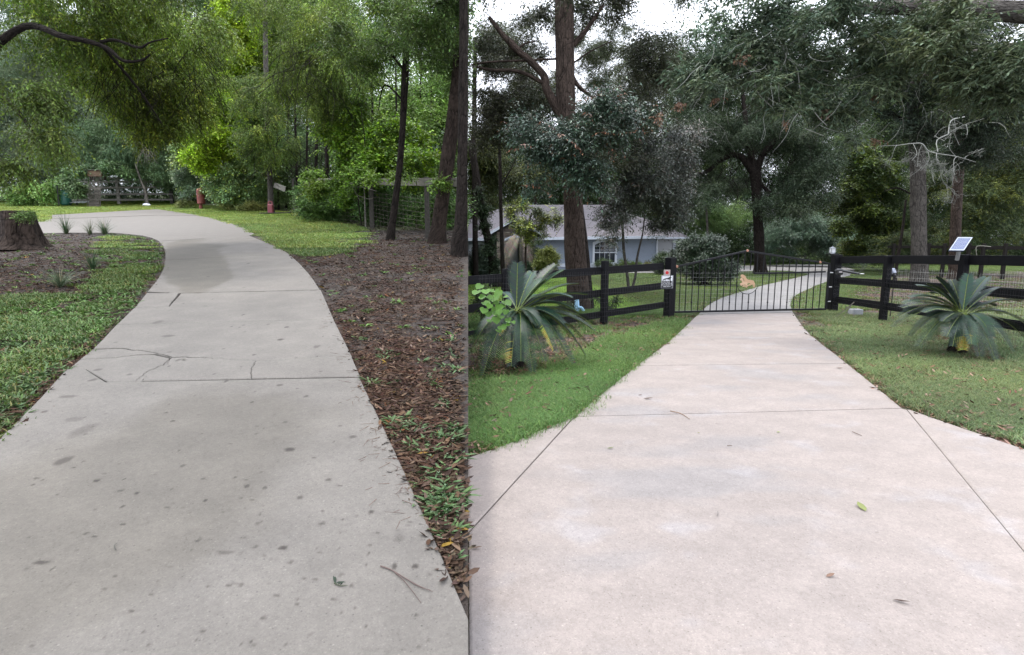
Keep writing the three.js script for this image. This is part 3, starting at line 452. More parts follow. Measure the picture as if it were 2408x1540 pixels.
for (const [u, v, w, top, lean] of [[742, 500, 4, 60, 6], [700, 498, 3, 120, -10], [770, 512, 5, 80, -4], [673, 490, 3, 160, 8], [880, 520, 3.5, 40, -8], [985, 500, 3, 70, 6], [1008, 510, 2.5, 120, 8], [820, 505, 2.5, 150, -14], [720, 504, 2.6, 70, 5], [796, 508, 2.2, 110, 9], [935, 520, 2.6, 90, -5], [655, 492, 2.4, 200, -6]]) {
  const t = tree('thin_tree', 'thin dark understory trunk among the leaves behind the old wire fence', gL(u, v), 'tree', 'thin trunks in the thicket behind the wire fence'), d = -gL(u, v).z;
  trunk(t, [[u, v, w], [u + lean * 0.4, lerp(v, top, 0.4), w * 0.85], [u + lean, top, w * 0.6]], d, barkDark, { seg: 8, flare: 1.1 });
}
{
  const t = tree('vine_thicket', 'sunlit lime green broad leaved vine tangled over the weathered top rail', gL(845, 530), 'vine');
  trunk(t, [[850, 530, 1.6], [842, 450, 1.4], [858, 360, 1.2], [850, 260, 1]], 19.6, barkDark, { seg: 6, flare: 1 });
  foliage(t, SP.vine, leafThin, [0.12, 0.2, 0.014], 1500, [[845, 268, 21, 44, 24, .8], [812, 322, 21.6, 34, 44, .8], [872, 330, 20.6, 40, 44, .8], [905, 392, 20, 44, 40, .8], [818, 392, 21.6, 30, 34, .7], [940, 330, 20, 44, 70, .9, 1900], [775, 310, 22.4, 26, 30, .7], [985, 390, 18.6, 40, 44, .9, 900]], { gap: 0.06, freq: 2.0, s: [0.7, 1.25], vary: 0.5, hue: [0.3, [0.07, 0.13, 0.02]] });
  foliage(t, SP.vine, leafThin, [0.10, 0.17, 0.02], 620, [[775, 450, 22.4, 50, 26, .5], [745, 410, 24.6, 40, 14, .5], [870, 410, 19, 60, 10, .4], [860, 450, 20.4, 50, 24, .5], [830, 470, 21.4, 60, 24, .5, 1200]], { gap: 0.04, freq: 2, s: [0.6, 1.0], vary: 0.45 });
  foliage(t, SP.vine, leafThin, [0.10, 0.17, 0.02], 90, [[800, 428, 20.4, 60, 9, .2], [930, 424, 16.4, 70, 10, .2], [760, 434, 22, 40, 10, .2], [1010, 428, 14.8, 40, 9, .2]], { gap: -1, s: [0.45, 0.8], vary: 0.4 });
}
{ // growth behind the wire fence
  const w = thing('undergrowth', 'tangled green undergrowth and saplings behind the sagging wire fence', 'undergrowth', gL(900, 500), null, 'stuff');
  foliage(w, SP.vine, leafM, [0.09, 0.15, 0.03], 4200, [[930, 350, 27, 130, 130, 3], [1050, 330, 26, 80, 140, 3], [880, 250, 30, 110, 90, 3], [1000, 450, 25, 110, 60, 2.5], [1010, 220, 30, 80, 90, 2.5]], { gap: 0.04, freq: 0.8, s: [0.6, 1.1], vary: 0.6, name: 'leaves' });
  foliage(w, SP.shrub, leafM, [0.06, 0.12, 0.03], 1500, [[800, 480, 23, 110, 40, 1.5], [930, 490, 21, 90, 40, 1.5], [1040, 500, 19.5, 60, 46, 1.2], [735, 474, 24.6, 36, 34, .9]], { gap: -0.02, s: [0.9, 1.6], vary: 0.5, name: 'leaves' });
  twigs(w, 90, [810, 320, 1080, 430], 110, 22.5, barkDark, 0.011, 'saplings', 1.4);
  const dark = []; for (let k = 0; k < 1800; k++) { const d = rr(30, 38), u = rr(590, 860), v = rr(310, 480), p = P(u, v, d); dark.push({ p, s: rr(.6, 1), ry: R() * 6.28, c: tones([0.06, 0.1, 0.03], p) }); }
  instances('leaves', w, SP.mid, leafM, dark);
}
{ // the three big trunks at the edge of the woods
  const t1 = tree('dark_tree', 'slim black barked tree leaning right in front of the weathered rail', gL(918, 557), 'tree');
  trunk(t1, [[918, 558, 8.5], [927, 490, 8], [935, 430, 7.6], [945, 330, 7], [950, 230, 7.5], [953, 180, 8], [959, 88, 6], [964, -60, 4]], 15.9, barkDark, { rough: 0.3 });
  foliage(t1, SP.oak, leafM, [0.07, 0.115, 0.03], 560, [[920, 50, 15.5, 100, 56, 1.5], [1020, 110, 17, 60, 60, 1.2], [850, 100, 16, 70, 60, 1.2]], { gap: 0.04, vary: 0.5, hue: [0.25, [0.13, 0.2, 0.04]] });
  limbs(t1, [[[955, 170, 3], [905, 110, 2.2], [880, 90, 1.4]], [[951, 240, 2.5], [905, 200, 1.6], [890, 260, 1]]], 15.8, barkDark);
  const t2 = tree('pine_tree', 'thick pine trunk with plated brown bark leaning to the right', gL(1028, 563), 'tree');
  trunk(t2, [[1028, 564, 17], [1040, 470, 16.5], [1055, 360, 16], [1072, 240, 16], [1086, 88, 15], [1088, -90, 13]], 15.2, barkPine, { rough: 0.2, seg: 16 });
  const t3 = tree('oak_tree', 'broad dark trunk with a flared foot beside the thick pine', gL(1080, 593), 'tree');
  trunk(t3, [[1079, 594, 20], [1083, 530, 15], [1087, 400, 12], [1089, 250, 11], [1090, 88, 10], [1090, -90, 9]], 12.6, barkDark, { rough: 0.2, seg: 14, flare: 1.1 });
  foliage(t3, SP.oak, leafM, [0.065, 0.11, 0.03], 460, [[1010, 60, 14, 90, 70, 1.3], [1060, 150, 16, 40, 70, 1], [1040, 0, 13, 80, 60, 1.2]], { gap: -0.02 });
}

// ================================================================ the place on the right: trees
side = 'R'; R = rngOf(2002);
{
  const list = [];
  for (let k = 0; k < 21000; k++) { const d = rr(50, 66), u = rr(1095, 2650), top = u < 1560 ? 300 + 70 * n3(u * 0.01, 3, 1) : u < 1990 ? 150 + 90 * n3(u * 0.012, 5, 2) : 120 + 100 * n3(u * 0.012, 7, 2), v = lerp(top, 612, Math.pow(R(), 0.9)), p = P(u, v, d); if (p.x < seamX(d, p.y) + 0.4 || n3(p.x * 0.22, p.y * 0.22, p.z * 0.22) < -0.3) continue; list.push({ p, s: rr(0.8, 1.3), ry: R() * 6.28, tx: rr(-.5, .5), tz: rr(-.5, .5), c: tones(n3(p.x * 0.12, p.y * 0.12, 5) > 0.15 ? [0.095, 0.135, 0.035] : [0.045, 0.076, 0.028], p, 0.45) }); }
  const w = thing('woodland', 'far green woods behind the house and beyond the back fence', 'woods', V(10, 0, -58), null, 'stuff'); instances('foliage', w, SP.big, leafM, list);
}
{
  const t = tree('oak_tree', 'huge ridged oak trunk standing just behind the black fence', gR(1366, 726), 'tree'); const d = 14.7;
  trunk(t, [[1362, 727, 27], [1358, 660, 26], [1352, 600, 25], [1349, 500, 22], [1344, 420, 21], [1336, 340, 20.5], [1331, 250, 20.5], [1328, 88, 21], [1326, -90, 19]], d, barkBrown, { seg: 20, rough: 0.16, flare: 1.12 });
  part('trunk', tube([[1386, 727, 12], [1379, 640, 11], [1370, 540, 9], [1360, 450, 6]].map((p) => P(p[0], p[1], d + 0.2)), [12, 11, 9, 6].map((r) => r * px(d)), 12, 5, 0.2), barkDark, t);
  limbs(t, [[[1318, 268, 11], [1302, 240, 10], [1284, 205, 9], [1282, 183, 8.5], [1262, 158, 8], [1243, 140, 7.5], [1220, 122, 7.5], [1200, 100, 8], [1184, 84, 6], [1150, 40, 4]], [[1281, 198, 4.5], [1258, 184, 4.5], [1232, 172, 4], [1200, 165, 3.6], [1160, 165, 3.2], [1120, 157, 2.8]], [[1214, 118, 2.6], [1236, 102, 2], [1262, 96, 1.4]], [[1345, 180, 5], [1362, 205, 4.5], [1384, 222, 3.2], [1410, 236, 1.6]], [[1348, 106, 7], [1364, 88, 6.5], [1386, 60, 5], [1420, 10, 3]], [[1320, 138, 2.4], [1230, 142, 2.4], [1150, 146, 2.2], [1108, 152, 1.8]], [[1345, 150, 2], [1390, 120, 1.4], [1440, 96, 1]]], d, barkBrown);
  twigs(t, 130, [1110, 80, 1480, 280], 70, d, barkDark, 0.006, 'twig', 0.25);
  twigs(t, 60, [1318, 300, 1376, 560], 60, d - 0.5, barkBrown, 0.005, 'twig', 0.3, 0.3);
  foliage(t, SP.oak, leafGloss, [0.042, 0.078, 0.05], 780, [[1290, 350, 12.8, 95, 36, .8], [1330, 385, 12.6, 70, 40, .7], [1430, 262, 13, 50, 36, .8], [1460, 290, 13, 70, 50, .8], [1250, 310, 13.5, 60, 26, .7], [1390, 320, 13, 60, 40, .8], [1340, 430, 13, 90, 22, .7]], { gap: -0.03, freq: 1.3, s: [0.8, 1.2], vary: 0.45, hue: [0.06, [0.20, 0.10, 0.06]] });
  foliage(t, SP.oak, leafM, [0.052, 0.06, 0.034], 1500, [[1180, 235, 18, 100, 46, 1.6], [1200, 140, 20, 90, 40, 1.4, 3000], [1270, 260, 18, 60, 60, 1.4], [1160, 300, 18, 70, 50, 1.4], [1140, 110, 17, 50, 60, 1.2, 2000], [1240, 110, 17, 60, 30, 1.2, 1100], [1510, 150, 17, 50, 80, 1.8], [1540, 230, 18, 60, 100, 1.8], [1430, 340, 18, 60, 60, 1.4], [1330, 0, 15, 260, 46, 2, 5000]], { gap: 0.02, freq: 1.0, s: [0.8, 1.4], vary: 0.45 });
}
{
  const t = tree('ivy_tree', 'leaning dark trunk wrapped in ivy in front of the house windows', gR(1163, 672), 'tree');
  trunk(t, [[1165, 672, 13], [1158, 610, 11], [1142, 540, 9], [1130, 470, 8], [1118, 400, 8], [1108, 330, 8]], 23, barkDark, { rough: 0.3 });
  foliage(t, SP.vine, leafM, [0.028, 0.05, 0.02], 420, [[1163, 640, 22.8, 15, 36, .25], [1152, 580, 22.8, 13, 40, .25], [1138, 520, 22.8, 12, 40, .25], [1128, 470, 22.8, 10, 30, .25]], { gap: -0.4, s: [0.35, 0.6], name: 'ivy' });
  const t2 = tree('dark_tree', 'dark trunk at the foot of the bank beside the white window', gR(1118, 668), 'tree');
  trunk(t2, [[1119, 668, 7], [1117, 520, 6.5], [1115, 380, 6], [1116, 200, 5], [1118, 88, 4]], 24.5, barkDark, { seg: 10 });
  foliage(t2, SP.mid, leafM, [0.06, 0.072, 0.03], 800, [[1160, 400, 27, 60, 50, 1.5], [1230, 400, 27, 60, 50, 1.5], [1150, 340, 26, 50, 40, 1.5], [1130, 460, 26, 30, 40, 1.2]], { gap: 0.0, vary: 0.45, hue: [0.25, [0.13, 0.14, 0.04]] });
  const t3 = tree('thin_tree', 'slim dark trunk standing before the stone entry of the house', gR(1184, 680), 'tree');
  trunk(t3, [[1184, 680, 5.2], [1181, 600, 4.8], [1178, 500, 4.4], [1176, 400, 4], [1174, 300, 3]], 21.3, barkDark, { seg: 10, flare: 1.1 });
  limbs(t3, [[[1177, 440, 2], [1200, 400, 1.5], [1215, 370, 1]]], 21.3, barkDark);
}
{
  const t = tree('leafy_branch_tree', 'small leaved tree with some leaves coloured yellow green as if sunlit before the stone gable', gR(1232, 668), 'tree');
  trunk(t, [[1238, 668, 2.6], [1236, 600, 2.4], [1240, 540, 2.2], [1250, 500, 1.6]], 24.1, barkBrown, { seg: 7, flare: 1 });
  foliage(t, SP.shrub, leafGloss, [0.06, 0.08, 0.03], 260, [[1235, 520, 24, 50, 34, .9], [1280, 518, 24, 34, 34, .8], [1205, 490, 24, 36, 26, .8], [1255, 555, 24, 34, 16, .6], [1300, 515, 24, 20, 22, .5]], { gap: -0.02, freq: 1.6, s: [0.8, 1.3], hue: [0.35, [0.26, 0.30, 0.05]] });  // sunlit leaves are painted by the bright second colour
}
{
  const t = tree('weeping_tree', 'twin stemmed small tree with grey weeping foliage right of the huge trunk', gR(1482, 676), 'tree');
  trunk(t, [[1480, 690, 3.6], [1474, 640, 3.4], [1467, 590, 3.4], [1464, 540, 3.2], [1458, 470, 2.6], [1457, 380, 1.8]], 20, barkGrey, { seg: 8, flare: 1.2 });
  trunk(t, [[1484, 690, 3.2], [1494, 650, 3], [1497, 615, 2.8], [1504, 580, 2.4], [1512, 545, 1.8], [1516, 500, 1.2]], 20, barkGrey, { seg: 8, flare: 1.2 });
  foliage(t, SP.oak, leafGloss, [0.056, 0.066, 0.048], 1500, [[1480, 420, 19.5, 62, 70, 1.3], [1545, 430, 20, 66, 80, 1.5], [1450, 500, 19.5, 36, 40, .9], [1560, 510, 20, 50, 36, 1], [1510, 340, 20, 90, 60, 1.5], [1595, 380, 21, 50, 90, 1.4], [1440, 560, 19.4, 12, 20, .4]], { gap: -0.12, freq: 1.2, s: [0.8, 1.3], vary: 0.45, hue: [0.1, [0.1, 0.075, 0.06]] });
  foliage(t, SP.shrub, leafM, [0.075, 0.12, 0.05], 90, [[1400, 595, 18, 26, 30, .5], [1420, 620, 18, 40, 16, .5]], { gap: 0.0, s: [0.5, 0.8] });
}
{
  const t = tree('oak_tree', 'forked oak with black limbs standing behind the middle of the iron gate', gR(1788, 640), 'tree'), d = 34;
  trunk(t, [[1788, 640, 14], [1786, 590, 12], [1782, 520, 10.5], [1779, 450, 10.5], [1776, 405, 13]], d, barkDark, { seg: 14, flare: 1.25 });
  limbs(t, [[[1775, 410, 10], [1756, 385, 8], [1742, 368, 7.5], [1720, 364, 7], [1692, 378, 6], [1664, 402, 5], [1632, 412, 4], [1590, 420, 2.4]], [[1778, 405, 9], [1790, 370, 8], [1806, 348, 7.5], [1830, 322, 6.5], [1850, 310, 4], [1870, 330, 3]], [[1774, 400, 8], [1762, 350, 7.5], [1755, 310, 6.5], [1750, 250, 5], [1742, 180, 3]], [[1786, 432, 4], [1810, 452, 3.4], [1840, 460, 3], [1878, 460, 2]], [[1850, 312, 4], [1880, 350, 3.2], [1884, 380, 2]], [[1720, 364, 4], [1690, 330, 3], [1650, 320, 2]]], d, barkDark);
  twigs(t, 120, [1590, 330, 1960, 440], 70, d, barkDark, 0.02, 'twig', 0.8, 2);
  foliage(t, SP.mid, leafM, [0.04, 0.06, 0.03], 3300, [[1640, 350, 34, 80, 80, 3], [1720, 300, 34, 110, 60, 3], [1850, 300, 34, 110, 60, 3], [1920, 400, 33, 60, 80, 2.5], [1860, 470, 32.5, 70, 50, 2], [1640, 460, 33, 70, 50, 2.2], [1700, 420, 35, 60, 40, 2], [1680, 180, 36, 150, 90, 3], [1850, 180, 36, 130, 80, 3]], { gap: 0.02, freq: 0.55, vary: 0.45, s: [0.8, 1.3] });
}
{
  const far = tree('tall_tree', 'tall olive crowned trees showing through behind the huge oak trunk', gR(1290, 628), 'tree');
  trunk(far, [[1262, 628, 4], [1258, 450, 3.6], [1250, 250, 3], [1246, 190, 2]], 46, barkDark, { seg: 8 }); trunk(far, [[1410, 628, 4], [1414, 420, 3.4], [1418, 300, 2.4]], 46, barkDark, { seg: 8 });
  foliage(far, SP.mid, leafM, [0.06, 0.07, 0.03], 2300, [[1170, 130, 44, 80, 60, 2.5], [1260, 200, 44, 60, 60, 2.5], [1190, 250, 44, 90, 50, 2.5], [1400, 300, 44, 80, 60, 2.5], [1440, 150, 46, 60, 50, 2.5, 1600], [1500, 240, 44, 60, 90, 2.5], [1380, 90, 46, 50, 30, 2, 700]], { gap: 0.06, freq: 0.5, vary: 0.5, hue: [0.2, [0.1, 0.12, 0.03]] });
  foliage(far, SP.mid, leafM, [0.058, 0.07, 0.034], 620, [[1425, 110, 30, 75, 75, 2.5], [1180, 110, 30, 85, 55, 2.5], [1290, 70, 30, 70, 40, 2], [1400, 220, 32, 50, 40, 2]], { gap: 0.02, freq: 0.6, vary: 0.5, s: [0.6, 1], cluster: 0.45 });
  const t = tree('light_tree', 'pale green young trees in the light between house and forked oak', gR(1660, 628), 'tree');
  trunk(t, [[1662, 628, 3], [1664, 560, 3], [1660, 480, 2]], 42, barkGrey, { seg: 7 });
  foliage(t, SP.mid, leafThin, [0.13, 0.20, 0.06], 1600, [[1650, 520, 44, 60, 40, 2], [1630, 460, 46, 50, 40, 2], [1700, 500, 44, 60, 40, 2], [1440, 440, 50, 50, 28, 2], [1400, 420, 50, 40, 40, 2]], { gap: -0.05 });
  const b = tree('bush', 'white speckled green bush in front of the distant grey pen', gR(1900, 622), 'bush');
  foliage(b, SP.mid, leafGloss, [0.075, 0.125, 0.07], 1300, [[1870, 540, 46, 70, 34, 2], [1830, 560, 46, 40, 40, 2], [1930, 545, 46, 40, 44, 2], [1990, 580, 44, 40, 44, 2]], { gap: -0.1 });
}
{
  const t = tree('leaning_tree', 'yellow green leafy tree leaning out over the far drive', gR(2066, 628), 'tree');
  trunk(t, [[2085, 632, 5], [2080, 560, 4.5], [2070, 450, 4], [2050, 330, 3]], 38, barkDark, { seg: 8 });
  foliage(t, SP.vine, leafThin, [0.095, 0.13, 0.018], 950, [[2005, 470, 37, 28, 80, 1.5], [2040, 390, 37, 50, 60, 1.5], [1985, 545, 37, 22, 34, 1.2], [2060, 520, 37, 40, 50, 1.4], [2020, 580, 37, 50, 24, 1.2]], { gap: 0.08, freq: 1, s: [0.9, 1.5], vary: 0.5, hue: [0.45, [0.05, 0.08, 0.02]] });
  foliage(t, SP.mid, leafM, [0.058, 0.092, 0.025], 1600, [[2070, 450, 38.5, 60, 100, 2], [2060, 340, 39, 80, 60, 2], [2110, 540, 38, 60, 60, 2], [2040, 590, 38, 40, 30, 1.5]], { gap: -0.06, vary: 0.45 });
}
{
  const t = tree('oak_tree', 'tall lichen spotted oak trunk behind the fence left of the solar panel', gR(2160, 668), 'tree'), d = 24;
  trunk(t, [[2161, 669, 18], [2161, 600, 16.5], [2160, 500, 16], [2158, 400, 15.5], [2154, 310, 15], [2150, 250, 14], [2152, 150, 11], [2150, 40, 9]], d, barkGrey, { seg: 16, flare: 1.25 });
  limbs(t, [[[2152, 320, 7], [2135, 296, 6.5], [2100, 270, 5.5], [2075, 262, 5], [2050, 258, 4]], [[2150, 250, 7], [2130, 220, 6], [2110, 195, 5.5], [2080, 178, 4.5], [2000, 165, 3]], [[2156, 260, 7], [2190, 236, 6.5], [2215, 210, 6], [2240, 180, 5], [2280, 120, 3]], [[2140, 455, 2], [2110, 442, 1.6], [2080, 448, 1]]], d, barkDark);
  foliage(t, SP.oak, leafM, [0.05, 0.072, 0.045], 3600, [[2100, 200, 23, 130, 80, 2], [2260, 200, 23, 110, 90, 2], [2200, 120, 23, 150, 70, 2], [2260, 330, 25, 70, 80, 1.8], [2350, 260, 24, 80, 130, 2], [2170, 300, 22, 60, 40, 1.2], [2200, 30, 22, 240, 70, 2]], { gap: 0.0, freq: 0.9, vary: 0.4, s: [1, 1.5] });
  foliage(t, SP.oak, leafM, [0.06, 0.10, 0.04], 60, [[2185, 262, 22, 30, 26, .6]], { gap: -0.1, s: [0.8, 1.1] });
}
{
  const t = tree('pine_tree', 'slimmer pine trunk rising behind the solar panel', gR(2244, 655), 'tree');
  trunk(t, [[2243, 655, 12], [2246, 560, 11], [2252, 430, 10.5], [2258, 300, 10], [2262, 180, 9], [2266, -40, 7]], 28, barkBrown, { seg: 12 });
  foliage(t, SP.mid, leafM, [0.055, 0.08, 0.03], 2400, [[2330, 420, 32, 90, 130, 2], [2210, 430, 34, 60, 90, 2], [2300, 560, 32, 110, 50, 2], [2120, 590, 32, 50, 40, 1.5], [2430, 350, 32, 90, 180, 2], [2200, 560, 36, 60, 60, 1.5]], { gap: 0.0, vary: 0.5, hue: [0.25, [0.12, 0.14, 0.025]] });
  const t2 = tree('thin_tree', 'crooked black stem between the tall oak and the gate lamp post', gR(2108, 660), 'tree');
  trunk(t2, [[2103, 660, 4], [2112, 600, 3.6], [2122, 540, 3], [2130, 470, 2.4]], 26, barkDark, { seg: 8 });
}
{ // the near oak whose boughs hang across the top; its trunk stands outside the picture
  const t = tree('overhanging_oak', 'near live oak with blue green leaves and pale twigs hanging over the gate', V(10.5, 0, -8.5), 'tree');
  part('trunk', tube([V(10.5, -0.1, -8.5), V(10.4, 1, -8.5), V(10.2, 3.2, -8.6), V(9.6, 5.2, -8.8)], [0.5, 0.36, 0.32, 0.26], 14, 6, 0.2), barkGrey, t);
  part('limb', tube([V(9.7, 4.9, -8.8), P(2250, 20, 9.6), P(2050, 20, 10.2), P(1840, 40, 10.5), P(1700, 100, 10.6)], [0.2, 0.15, 0.1, 0.05, 0.015], 8, 6, 0.2), barkGrey, t);
  part('limb', tube([V(9.7, 4.5, -8.8), P(2330, 120, 9.8), P(2230, 150, 10.4), P(2100, 220, 11)], [0.16, 0.1, 0.06, 0.015], 8, 6, 0.2), barkGrey, t);
  part('limb', tube([V(9.6, 5, -8.8), V(8, 6, -6.5), V(5, 6.8, -5), V(2.2, 7.2, -4.4)], [0.2, 0.16, 0.12, 0.05], 8, 6, 0.2), barkGrey, t);
  const tw = (pts) => part('branch', tube(pts.map((p) => P(p[0], p[1], p[3] ?? 10)), pts.map((p) => p[2] * px(10)), 5, 5, 0.1), twigPale, t);
  const Q = (a) => a.map((p) => [1528.5 + p[0] * 0.3436, 82.3 + p[1] * 0.3436, p[2], p[3]]);
  for (const b of [[[740, 20, 2.2], [690, 90, 2], [600, 150, 1.8], [560, 240, 1.4], [520, 360, 1.1], [495, 520, .7]], [[595, 150, 1.6], [480, 150, 1.3], [410, 190, 1.1], [350, 280, .7]], [[560, 250, 1.1], [440, 320, .9], [340, 420, .6]], [[700, 90, 1.5], [710, 200, 1.2], [730, 380, 1], [840, 500, .6]], [[620, 160, 1.1], [690, 260, .8], [650, 400, .5]], [[880, 30, 1.8], [930, 150, 1.6], [890, 250, 1.3], [880, 400, .9], [885, 460, .6]], [[930, 150, 1.4], [1000, 220, 1.1], [1020, 330, .9], [1030, 480, .7], [940, 580, .6]], [[1150, 230, 1.5], [1260, 260, 1.2], [1350, 300, 1], [1480, 260, .8]], [[1090, 470, 1.3], [1150, 560, 1], [1210, 620, .7]], [[1250, 30, 1.4], [1300, 100, 1.1], [1330, 220, .7]], [[960, 480, 1.1], [990, 520, .9], [900, 660, .6]], [[1060, 640, .9], [1190, 690, .5]], [[730, 180, 1], [800, 240, .8], [860, 330, .5]]]) tw(Q(b));
  foliage(t, SP.near, leafM, [0.074, 0.108, 0.07], 1150, [[1720, 180, 10, 100, 60, .7], [1850, 160, 10, 110, 80, .8], [1980, 190, 10.2, 110, 80, .8], [1870, 270, 10.2, 90, 50, .6], [1990, 280, 10.4, 70, 46, .6], [1760, 110, 10.4, 150, 50, .8], [2060, 130, 10.6, 120, 60, .8], [1650, 170, 10, 40, 50, .5], [1850, 40, 10.2, 240, 60, 1], [2010, 330, 10.4, 30, 16, .3]], { gap: -0.02, freq: 1.7, s: [0.75, 1.1], vary: 0.4 });
  foliage(t, SP.near, leafM, [0.085, 0.118, 0.068], 520, [[2240, 130, 9, 100, 60, .7], [2330, 190, 8.6, 70, 90, .7], [2170, 70, 9.4, 120, 50, .7], [2400, 120, 8.4, 60, 120, .7]], { gap: -0.02, freq: 1.5, s: [0.75, 1.1] });
  foliage(t, SP.dead, litterM, [0.15, 0.095, 0.072], 40, [[1615, 250, 10, 26, 14, .3, 10], [1672, 238, 10, 14, 12, .3, 6], [1958, 250, 10, 10, 16, .3, 6], [2055, 222, 10, 10, 12, .3, 5], [1700, 150, 10, 60, 50, .4, 8], [1955, 135, 10, 12, 10, .3, 5], [2060, 336, 10, 10, 12, .3, 5], [1550, 300, 11, 30, 60, .4, 5], [1890, 300, 10, 80, 20, .4, 5]], { gap: -1, s: [0.4, 0.75], vary: 0.15, name: 'dead_leaves' });
  twigs(t, 110, [1620, 70, 2330, 300], 80, 10.2, twigPale, 0.0042, 'twigs', 0.35, 0.8);
  // boughs above and behind the camera's back edge of the place
  const list = []; for (let k = 0; k < 300; k++) { const p = V(rr(3, 12), rr(6.6, 9), -rr(-2, 9.5)); p.y += Math.max(0, -p.z) * 0.14; if (n3(p.x * 0.5, p.y * 0.5, p.z * 0.5) < -0.1) continue; list.push({ p, s: rr(1, 1.8), ry: R() * 6.28, tx: rr(-.5, .5), tz: rr(-.5, .5), c: tones([0.06, 0.09, 0.065], p) }); }
  instances('crown', t, SP.near, leafGloss, list);
  // dead, lichen grey branch
  const gs = [], grow = (a, b, r, depth) => {
    const m = a.clone().lerp(b, 0.5).add(V(rr(-.08, .08), rr(-.05, .1), rr(-.1, .1))); gs.push(tube([a, m, b], [r, r * 0.85, r * 0.6], 5, 3));
    if (depth) { const L = a.distanceTo(b), k = depth > 2 ? 4 : 3; for (let i = 0; i < k; i++) { const o = a.clone().lerp(b, rr(0.3, 1)), q = b.clone().sub(a).normalize().multiplyScalar(0.5).add(rdir()).normalize(); q.y -= 0.45; q.normalize(); grow(o, o.clone().addScaledVector(q, L * rr(0.35, 0.7)), r * 0.5, depth - 1); } }
  };
  const D = 11; const path = [[1560, 760], [1690, 755], [1800, 742], [1860, 745], [1900, 790], [1960, 810], [2090, 830], [2230, 870]].map((p) => Q([p])[0]).map((p) => P(p[0], p[1], D));
  gs.push(tube(path, [0.004, 0.007, 0.010, 0.013, 0.012, 0.010, 0.007, 0.003], 6, 4));
  for (const [a, b, r, k] of [[[2150, 560], [2040, 680], .02, 1], [[2040, 680], [1970, 800], .018, 1], [[1960, 810], [1990, 900], .014, 3], [[1990, 900], [2030, 1040], .012, 3], [[1940, 900], [1940, 1000], .011, 2], [[2100, 830], [2080, 960], .012, 3], [[2150, 840], [2230, 800], .008, 2], [[1800, 742], [1790, 860], .009, 3], [[1860, 750], [1830, 900], .01, 3], [[1690, 755], [1650, 850], .007, 2], [[1900, 790], [1850, 930], .01, 3], [[2090, 830], [2060, 680], .009, 2], [[2030, 1040], [2060, 1150], .008, 2], [[1640, 100], [1760, 110], .012, 2], [[1760, 110], [1860, 190], .011, 3], [[1700, 170], [1720, 230], .009, 2], [[2000, 520], [2090, 650], .01, 2]]) { const A = Q([a])[0], B = Q([b])[0]; grow(P(A[0], A[1], D + rr(-.2, .2)), P(B[0], B[1], D + rr(-.2, .2)), r * 0.6, k); }
  tag(part('dead_branch', merge(gs), twigPale, t), 'bare lichen grey dead branch hanging down', null, null, 'stuff');
}
{ // bushes
  const a = tree('bush', 'dark azalea bush standing behind the left half of the gate', gR(1655, 668), 'bush'), d = 24;
  const gs = []; for (let k = 0; k < 16; k++) { const o = P(1655 + rr(-14, 14), 668, d + rr(-.3, .3)); gs.push(tube([o, P(1655 + rr(-40, 40), 640, d + rr(-.5, .5)), P(1655 + rr(-70, 60), 600, d + rr(-.7, .7))], [0.025, 0.018, 0.008], 5, 3)); }
  part('stem', merge(gs), barkDark, a);
  foliage(a, SP.shrub, leafGloss, [0.036, 0.062, 0.032], 1500, [[1655, 605, d, 62, 36, 1], [1630, 630, d, 40, 26, .8], [1690, 630, d, 36, 26, .8], [1655, 575, d, 50, 20, .7], [1600, 610, d + 1, 20, 36, .5]], { gap: -0.2, s: [0.8, 1.25] });
  const b = tree('bush', 'rounded yellow green bush beside the stone entry of the house', gR(1285, 640), 'bush');
  foliage(b, SP.shrub, leafM, [0.15, 0.17, 0.035], 620, [[1287, 605, 34, 26, 22, .6], [1284, 622, 34, 24, 18, .6]], { gap: -0.5, s: [0.8, 1.2] });
  const c = tree('hedge', 'clipped dark hedge at the right corner of the house', gR(1554, 640), 'hedge');
  foliage(c, SP.shrub, leafGloss, [0.045, 0.075, 0.028], 420, [[1554, 612, 33, 20, 17, .6], [1554, 628, 33, 18, 12, .6]], { gap: -0.5, s: [0.8, 1.2] });
  const e = tree('bush', 'dark glossy shrub with a grassy plant below the white window', gR(1128, 655), 'bush');
  foliage(e, SP.shrub, leafGloss, [0.04, 0.07, 0.045], 620, [[1128, 625, 27, 28, 30, .6], [1150, 645, 27, 34, 20, .5], [1122, 600, 27, 16, 14, .4]], { gap: -0.3, s: [0.8, 1.2] });
  for (const [u, v, w, h, c2, lab] of [[1462, 622, 14, 10, [0.075, 0.125, 0.03], 'low green plant under the arched window'], [1492, 624, 12, 9, [0.09, 0.15, 0.03], 'small light green plant right of the twin stems'], [1522, 626, 10, 8, [0.12, 0.13, 0.035], 'yellowish low plant by the blank wall'], [1420, 622, 18, 14, [0.06, 0.1, 0.03], 'leafy plant half hiding the arched window'], [1262, 590, 14, 30, [0.05, 0.085, 0.03], 'upright green cypress against the house wall'], [1240, 628, 14, 12, [0.04, 0.075, 0.04], 'dark low plant left of the rounded bush']]) { const q = tree('plant', lab, gR(u, 634), 'plant'); foliage(q, SP.shrub, leafM, c2, 110, [[u, v, 37, w, h, .4]], { gap: -1, s: [0.6, 1] }); }
  const h = tree('weeds', 'low creepers and weeds round the foot of the huge oak', gR(1400, 740), 'weeds', null); h.userData.kind = 'stuff';
  foliage(h, SP.shrub, leafM, [0.05, 0.075, 0.03], 160, [[1425, 712, 13.6, 30, 18, .5], [1340, 722, 13.6, 60, 14, .4], [1250, 720, 12.6, 70, 20, .5], [1130, 700, 11.5, 30, 60, .3]], { gap: -0.2, s: [0.5, 0.9] });
}

